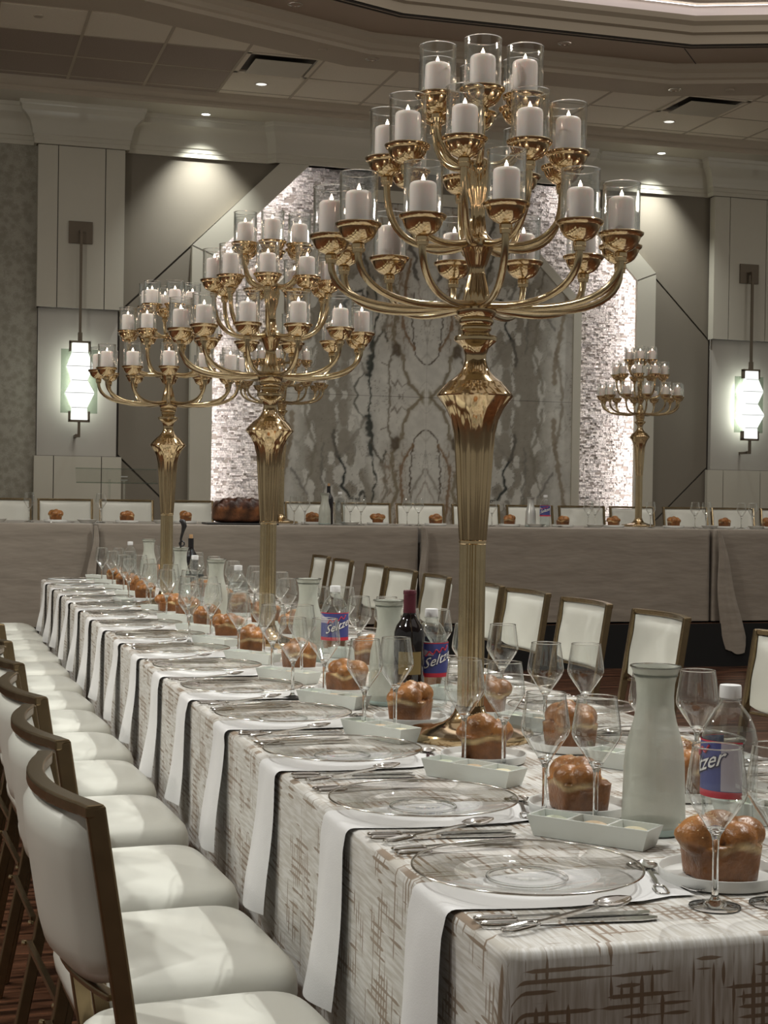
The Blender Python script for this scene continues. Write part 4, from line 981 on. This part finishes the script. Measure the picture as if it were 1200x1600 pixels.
def make_dish():
    t = empty('sauce_dish'); L_, W_, H_ = .102, .033, .034
    mb = MB(); tp = .84
    xs = [-L_, -L_+.004, -.036, -.032, .032, .036, L_-.004, L_]; ys = [-W_, -W_+.004, W_-.004, W_]
    o = lambda x, y, k: (x*k, y*k)
    mb.add([(-L_*.90, -W_*tp, 0), (L_*.90, -W_*tp, 0), (L_*.90, W_*tp, 0), (-L_*.90, W_*tp, 0), (-L_, -W_, H_), (L_, -W_, H_), (L_, W_, H_), (-L_, W_, H_)], [(0, 3, 2, 1), (0, 1, 5, 4), (1, 2, 6, 5), (2, 3, 7, 6), (3, 0, 4, 7)])
    for i in range(7):
        for j in range(3):
            x0, x1, y0, y1 = xs[i], xs[i+1], ys[j], ys[j+1]
            if j == 1 and i in (1, 3, 5):
                zf = .008; q = .006
                mb.add([(x0, y0, H_), (x1, y0, H_), (x1, y1, H_), (x0, y1, H_), (x0+q, y0+q, zf), (x1-q, y0+q, zf), (x1-q, y1-q, zf), (x0+q, y1-q, zf)], [(0, 1, 5, 4), (1, 2, 6, 5), (2, 3, 7, 6), (3, 0, 4, 7), (4, 5, 6, 7)])
            else: mb.add([(x0, y0, H_), (x1, y0, H_), (x1, y1, H_), (x0, y1, H_)], [(0, 1, 2, 3)])
    obj('tray', mb.mesh('tray', CHINA2, recalc=False), parent=t)
    for k, (x, mt) in enumerate(((-.067, DIP3), (0, DIP2), (.067, DIP))):
        obj('dip', MB().lathe([(.024, .0085), (.022, .017), (.012, .021), (.001, .019)], 14).mesh('dip', mt, smooth=50), parent=t, loc=(x, 0, .009))
    return t
DISH = Proto(make_dish)
# cutlery with open loop handles, lying along +x, handle end at the origin
def handle(mb, L_=.125):
    pts = []
    for i in range(17):
        a = 2*PI*i/16; pts.append((.027+.026*math.copysign(abs(math.cos(a))**.55, math.cos(a)), .0092*math.copysign(abs(math.sin(a))**.6, math.sin(a)), .003))
    mb.tube(pts, .0024, 7, cap=False)
    mb.ribbon([(.051, 0, .003), (.085, 0, .0034), (L_, 0, .0045)], (0, 1, 0), .0068, .0034)
def make_spoon():
    mb = MB(); handle(mb, .150); rs = []
    for i in range(9):
        t = i/8; x = .148+.058*t; w_ = .0002+.0195*math.sin(PI*min(1, .06+t*.94))**.62*(1 if t < .97 else .5); dz = .0065*math.sin(PI*t)
        row = [(x, w_*math.cos(PI*j/8), .0075-dz*math.sin(PI*j/8)) for j in range(9)]; rs.append(row)
    n0 = len(mb.v); mb.rings(rs, cap0=False, cap1=False, closed=False)
    return obj('spoon', mb.mesh('spoon', SILVER, smooth=50, recalc=False))
def make_fork():
    mb = MB(); handle(mb, .140); mb.ribbon([(.138, 0, .0045), (.150, 0, .005), (.165, 0, .004)], (0, 1, 0), .018, .0018)
    for k in range(4): mb.ribbon([(.163, -.0078+.0052*k, .004), (.180, -.0078+.0052*k, .0035), (.200, -.0078+.0052*k, .006)], (0, 1, 0), .0026, .0016)
    return obj('fork', mb.mesh('fork', SILVER, smooth=30))
def make_knife():
    mb = MB(); handle(mb, .110)
    mb.prism([(.108, -.004), (.205, -.009), (.228, -.004), (.232, .006), (.225, .009), (.108, .006)], .0015, .0028, axis='z')
    return obj('knife', mb.mesh('knife', SILVER, smooth=30))
SPOON = Proto(make_spoon); FORK = Proto(make_fork); KNIFE = Proto(make_knife)
def napkin_mesh(seed):
    r_ = random.Random(seed); nu = 12; path = []
    for x in (.335, .30, .25, .20, .15, .10, .05, .02): path.append((x, 0.0035))
    for k in range(5): a = k/4*PI/2; path.append((.0-.014*math.sin(a), .0035-.014*(1-math.cos(a))))
    drop = .255+r_.uniform(-.01, .015)
    for k in range(1, 13): t = k/12; path.append((-.014-.020*t-.003*math.sin(t*5+seed), -.0105-drop*t))
    rs = []
    for i, (x, z_) in enumerate(path):
        wd = .070 if x < .02 else .070+.020*min(1, (x-.02)/.12)
        if x > .29: wd *= .8
        t = max(0, -z_-.01)/drop; row = []
        for j in range(nu+1):
            u = j/nu*2-1; y = u*wd*(1+.14*t)+.006*t*math.sin(seed)
            bow_ = -.020*t*(1-u*u)-.0035*t*math.sin(u*4+seed)
            row.append((x+bow_, y, z_+(.0012*math.sin(u*3+x*20) if x > 0 else 0)+(.004*u*t if z_ < -.2 else 0)))
        rs.append(row)
    me = MB().rings(rs, cap0=False, cap1=False, closed=False).mesh('napkin', NAPKIN, smooth=60, recalc=False); return me
nap_me = [napkin_mesh(s) for s in (1, 2, 3, 4)]

# ------------------------------------------------------------------ the left side settings
YK = [1.954, 2.442, 2.955, 3.475, 3.98, 4.48, 4.98, 5.48, 5.98, 6.48, 6.98, 7.48, 7.98, 8.48, 8.98]
GL = {0: [(.979, 1.778), (1.063, 1.772)], 1: [(.967, 2.325), (1.030, 2.264)], 2: [(1.009, 2.838), (1.068, 2.775)], 3: [(.925, 3.262), (1.005, 3.29)], 4: [(.902, 3.86), (.978, 3.83)], 7: [(.872, 5.325), (.955, 5.360)], 8: [(.95, 5.83), (1.02, 5.79)], 11: [(.915, 7.37), (.997, 7.34)]}
BP = {0: (1.056, 1.905), 1: (1.05, 2.375), 2: (1.063, 2.873), 3: (1.075, 3.40), 4: (1.067, 3.945), 5: (1.064, 4.475), 6: (1.02, 4.96), 7: (1.045, 5.50), 8: (1.041, 5.93), 9: (1.043, 6.40), 10: (1.00, 6.66), 11: (1.01, 7.50)}
Z = TZ+.0012
for k, y in enumerate(YK):
    w_ = '%s place from the front, left side' % ORD[k]
    cx = .79+random.uniform(-.004, .008)
    nk = obj('napkin', nap_me[k % 4], loc=(TX0+.004, y-.05, TZ)); tag(nk, 'white folded napkin hanging over the table edge, '+w_, 'napkin', 'white napkins along the left side')
    CHARGER.place((cx, y, TZ+.0062), 0, 'clear glass charger with silver rim, '+w_, 'plate', 'glass chargers on the left side')
    jit = lambda s=.004: random.uniform(-s, s)
    KNIFE.place((.652+jit(), y-.165+jit(), Z), R(-6+jit(2)), 'steel loop-handled knife nearest its plate, '+w_, 'knife', 'cutlery on the long table')
    KNIFE.place((.650+jit(), y-.192+jit(), Z), R(-5+jit(2)), 'steel loop-handled knife under the spoon, '+w_, 'knife', 'cutlery on the long table')
    SPOON.place((.664+jit(), y-.232+jit(), Z+.001), R(19), 'steel loop-handled soup spoon, '+w_, 'spoon', 'cutlery on the long table').rotation_euler = (0, R(-3.2), R(17))
    FORK.place((.660+jit(), y+.185+jit(), Z), R(4), 'steel loop-handled inner fork, '+w_, 'fork', 'cutlery on the long table')
    FORK.place((.662+jit(), y+.212+jit(), Z), R(5), 'steel loop-handled outer fork, '+w_, 'fork', 'cutlery on the long table')
    SPOON.place((.938, y-.115, Z), R(73), 'steel dessert spoon above the charger, '+w_, 'spoon', 'cutlery on the long table', .88)
    FORK.place((.968, y+.055, Z), R(-82), 'steel dessert fork above the charger, '+w_, 'fork', 'cutlery on the long table', .86)
    DISH.place((.87 if k == 10 else .985-.012*(k > 0)-(.03 if k in (2, 6) else 0), y+(.215 if k == 0 else .24), TZ+.001), R(-50 if k == 0 else -85 if k == 10 else -66 if k in (2, 6) else -57), 'pale three-compartment sauce dish, '+w_, 'dish', 'sauce dishes on the left side', (1, .88, .95))
    for j, g_ in enumerate(GL.get(k, [(.945+jit(.006), y-.150), (1.028+jit(.006), y-.188)])):
        WG.place((g_[0], g_[1], TZ+.001), random.random()*6, '%s empty wine glass, %s' % (('left', 'right')[j], w_), 'glass', 'wine glasses on the left side')
    bx, by = BP.get(k, (1.03, y-.055))
    BPLATE.place((bx, by, TZ+.001), 0, 'small white rimmed bread plate, '+w_, 'plate', 'bread plates on the left side')
    BR[k % 3 if k else 1].place((bx, by, TZ+.0058), R(180 if k == 0 else 70*k+20), 'golden braided challah roll, '+w_, 'bread', 'challah rolls on the left side', 1.06 if k < 1 else 1.03)

# ------------------------------------------------------------------ the right side settings
MX = 2*1.15
for k in range(15):
    y = 1.93+.51*k
    w_ = '%s place from the front, right side' % ORD[k]
    CHARGER.place((MX-.79, y, TZ+.0062), 0, 'clear glass charger with silver rim, '+w_, 'plate', 'glass chargers on the right side')
    if k < 9:
        KNIFE.place((MX-.652, y+.175, Z), R(176), 'steel loop-handled knife, '+w_, 'knife', 'cutlery on the long table')
        SPOON.place((MX-.655, y+.205, Z), R(180), 'steel loop-handled soup spoon, '+w_, 'spoon', 'cutlery on the long table')
        FORK.place((MX-.66, y-.19, Z), R(183), 'steel loop-handled fork, '+w_, 'fork', 'cutlery on the long table')
        DISH.place((MX-.975, y-.23, TZ+.001), R(-55), 'pale three-compartment sauce dish, '+w_, 'dish', 'sauce dishes on the right side', (1, .88, .95))
    for j, dx in enumerate((.94, 1.02)):
        WG.place((MX-dx+.02, y+.145+.035*j, TZ+.001), 0, '%s empty wine glass, %s' % (('near', 'far')[j], w_), 'glass', 'wine glasses on the right side')
    bx, by = MX-1.005, y+.03
    BPLATE.place((bx, by, TZ+.001), 0, 'small white rimmed bread plate, '+w_, 'plate', 'bread plates on the right side')
    BR[(k+1) % 3].place((bx, by, TZ+.0058), R(50*k), 'golden braided challah roll, '+w_, 'bread', 'challah rolls on the right side', 1.08)

# ------------------------------------------------------------------ bottles and carafes down the middle
zz = TZ+.001
CARAFE.place((1.104, 2.207, zz), 0, 'tall frosted glass carafe, nearest on the long table', 'carafe', 'frosted carafes')
CARAFE.place((1.114, 3.712, zz), 0, 'frosted glass carafe just left of the wine bottle with foil', 'carafe', 'frosted carafes')
CARAFE.place((1.142, 4.690, zz), 0, 'frosted glass carafe between the near and middle candelabra', 'carafe', 'frosted carafes')
CARAFE.place((1.105, 6.101, zz), 0, 'frosted glass carafe just behind the middle candelabrum', 'carafe', 'frosted carafes')
CARAFE.place((1.165, 7.40, zz), 0, 'frosted glass carafe holding a black handle by the far candelabrum', 'carafe', 'frosted carafes')
CARAFE.place((1.19, 8.705, zz), 0, 'frosted glass carafe near the far end of the long table', 'carafe', 'frosted carafes')
SELT.place((1.160, 2.070, zz), R(170), 'clear soda bottle with label turned left, nearest on the long table', 'bottle', 'soda bottles', (1.04, 1.04, 1.0))
SELT.place((1.193, 3.61, zz), R(-74), 'clear soda bottle with blue label right beside the wine bottle', 'bottle', 'soda bottles')
SELT.place((1.195, 4.56, zz), R(-84), 'clear soda bottle with blue label right beside the middle candelabrum', 'bottle', 'soda bottles')
SELT_P.place((1.15, 5.876, zz), 0, 'unlabelled clear soda bottle left of the middle candelabrum', 'bottle', 'plain soda bottles')
SELT_B.place((1.14, 6.83, zz), 0, 'clear soda bottle with dark shoulder band by the far candelabrum', 'bottle')
SELT_P.place((1.086, 8.71, zz), 0, 'unlabelled clear soda bottle near the far end of the long table', 'bottle', 'plain soda bottles')
WINEB.place((1.122, 3.565, zz), 0, 'dark wine bottle with red foil beside the nearest candelabrum', 'bottle')
WINEC.place((1.30, 7.92, zz), 0, 'dark corked wine bottle behind the far candelabrum', 'bottle')
hd = MB().tube([(0, 0, 0), (0, 0, .27), (.001, 0, .30), (.010, 0, .335), (.016, 0, .36), (.010, 0, .382), (-.006, 0, .388)], [.004, .004, .006, .008, .013, .014, .008], 10)
hd.tube([(.006+.012*math.cos(a), 0, .275+.012*math.sin(a)) for a in [i*PI/6 for i in range(13)]], .004, 6, cap=False)
tag(obj('lighter_handle', hd.mesh('handle', BLACKP, smooth=60), loc=(1.165, 7.40, zz+.006), rz=-.3), 'black curved handle standing in the frosted carafe by the far candelabrum', 'handle')

# ------------------------------------------------------------------ on the head table
hz = HZ+.001
HB = [.87, 1.38, 1.81, 2.80, 3.32, 3.75, 4.36, 4.81, 5.25, 5.78, 6.24, 6.64]
for i, x in enumerate(HB):
    y = 11.28 if i not in (3, 4) else 11.40
    w_ = '%s from the left on the head table' % ORD[i]
    BPLATE.place((x, y, hz), 0, 'small white bread plate, '+w_, 'plate', 'bread plates on the head table')
    BR[i % 3].place((x, y, hz+.0045), R(40*i), 'braided challah roll, '+w_, 'bread', 'challah rolls on the head table', .98)
rd = MB().lathe([(.001, 0), (.050, 0), (.075, .022), (.077, .023), (.074, .023), (.050, .003), (.001, .003)], 24)
side_me = None
SB = Proto(lambda: obj('side_dish', rd.mesh('side_dish', CHINA, smooth=40)))
for i, x in enumerate([.45, 1.08, 1.62, 3.02, 3.95, 4.52, 5.02, 6.02, 6.44]):
    SB.place((x, 11.12, hz), 0, 'shallow white side dish, %s from the left on the head table' % ORD[i], 'dish', 'side dishes on the head table', (1, .6, 1))
for i, x in enumerate([.68, 1.18, 2.615, 2.685, 3.05, 3.12, 3.50, 3.575, 4.19, 4.98, 5.06, 5.52, 5.94, 6.015, 6.36, 6.435]):
    WG.place((x, 11.22+.05*(i % 2)*-1, hz), 0, 'tall clear wine glass, %s from the left on the head table' % ORD[i], 'glass', 'wine glasses on the head table')
for i, x in enumerate([.80, 1.25, 1.66, 2.9, 3.30, 3.84, 4.74, 5.38, 5.84, 6.12, 6.52]):
    (SPOON if i % 2 == 0 else FORK).place((x, 10.99, hz), R(20+35*(i % 4)), 'steel %s lying near the head table edge, %s from the left' % (('spoon', 'fork')[i % 2], ORD[i]), ('spoon', 'fork')[i % 2], 'cutlery on the head table')
CARAFE.place((2.845, 11.20, hz), 0, 'frosted glass carafe before the wine bottle on the head table', 'carafe', 'carafes on the head table', (.92, .92, .9))
CARAFE2.place((4.50, 11.19, hz), 0, 'silvery glass carafe left of the blue-labelled bottle on the head table', 'carafe', 'carafes on the head table', (.86, .86, .88))
WINEC.place((2.925, 11.40, hz), 0, 'dark wine bottle standing behind the carafe on the head table', 'bottle')
SELT_P.place((2.93, 11.08, hz), 0, 'unlabelled clear soda bottle right of the carafe on the head table', 'bottle', 'plain soda bottles')
SELT.place((4.585, 11.10, hz), R(-110), 'clear soda bottle with purple-blue label on the head table', 'bottle', 'soda bottles')
# big braided loaf on a dark board
tag(obj('serving_board', MB().box(-.26, .26, -.13, .13, 0, .012).mesh('board', BLACKP), loc=(2.16, 10.99, hz), bevel=.004), 'dark rectangular board under the big braided loaf', 'board')
def big_loaf():
    V = []; C = []; mb = MB(); rs = []
    n = 44; nu = 40
    for i in range(n+1):
        x = -.205+.41*i/n; e = max(0, 1-abs(x/.208)**7)**.5; row = []
        for j in range(nu):
            a = 2*PI*j/nu; c, s_ = math.cos(a), math.sin(a)
            y = .085*math.copysign(abs(c)**.5, c)*e; z_ = .062+.060*math.copysign(abs(s_)**.5, s_)*(.3+.7*e)
            if s_ > .15:
                k = (abs(math.sin(x*30+c*2.6))*.026+abs(math.sin(x*30-c*2.6+1.5))*.016)*min(1, (s_-.15)*2.5)*(.4+.6*e); z_ += k+.028*e*(1-abs(x/.21)**2)*s_; y *= 1.12
            row.append((x, y, z_)); g_ = (z_ > .115); t = .75+.35*math.sin(x*47+a*3)
            C.append((.075*t, .026*t, .013*t, 1) if g_ else (.20*t*(.6+z_*3), .075*t*(.6+z_*3), .022*t, 1))
        rs.append(row)
    mb.rings(rs); me = mb.mesh('loaf', BREAD, smooth=70)
    mn = min(v.co.z for v in me.vertices)
    for v in me.vertices: v.co.z -= mn
    ca = me.color_attributes.new('col', 'FLOAT_COLOR', 'POINT'); ca.data.foreach_set('color', np.array(C, np.float32).ravel()); return me
tag(obj('braided_loaf', big_loaf(), loc=(2.16, 10.99, hz+.012)), 'big dark brown braided challah loaf on the head table', 'bread')

# clear acrylic lectern behind the head table
t = thing('lectern', 'clear acrylic lectern behind the head table at the left', 'lectern', (1.53, 13.2, DZ))
tb = MB().box(-.345, .345, -.0, .006, -.01, .155); tb.xf(Matrix.Rotation(R(-40), 4, 'X')); tb.xf(Matrix.Translation((0, 0, 1.035)))
obj('reading_panel', tb.mesh('panel', G_ACR), parent=t)
obj('panel_edge', MB().box(-.345, .345, -.004, .004, 1.027, 1.035).box(-.345, .345, .085, .092, 1.148, 1.155).mesh('edge', G_GREEN), parent=t)
obj('column', MB().box(.06, .068, -.02, .10, .02, 1.06).box(-.068, -.06, -.02, .10, .02, 1.06).mesh('column', G_ACR), parent=t)
obj('base', MB().box(-.28, .28, -.2, .2, 0, .02).mesh('base', G_ACR), parent=t)
for x in (.09, .09): pass
obj('bracket', MB().box(.03, .09, .03, .06, 1.05, 1.06).box(.03, .09, .03, .06, 1.08, 1.09).mesh('bracket', CHROME), parent=t)
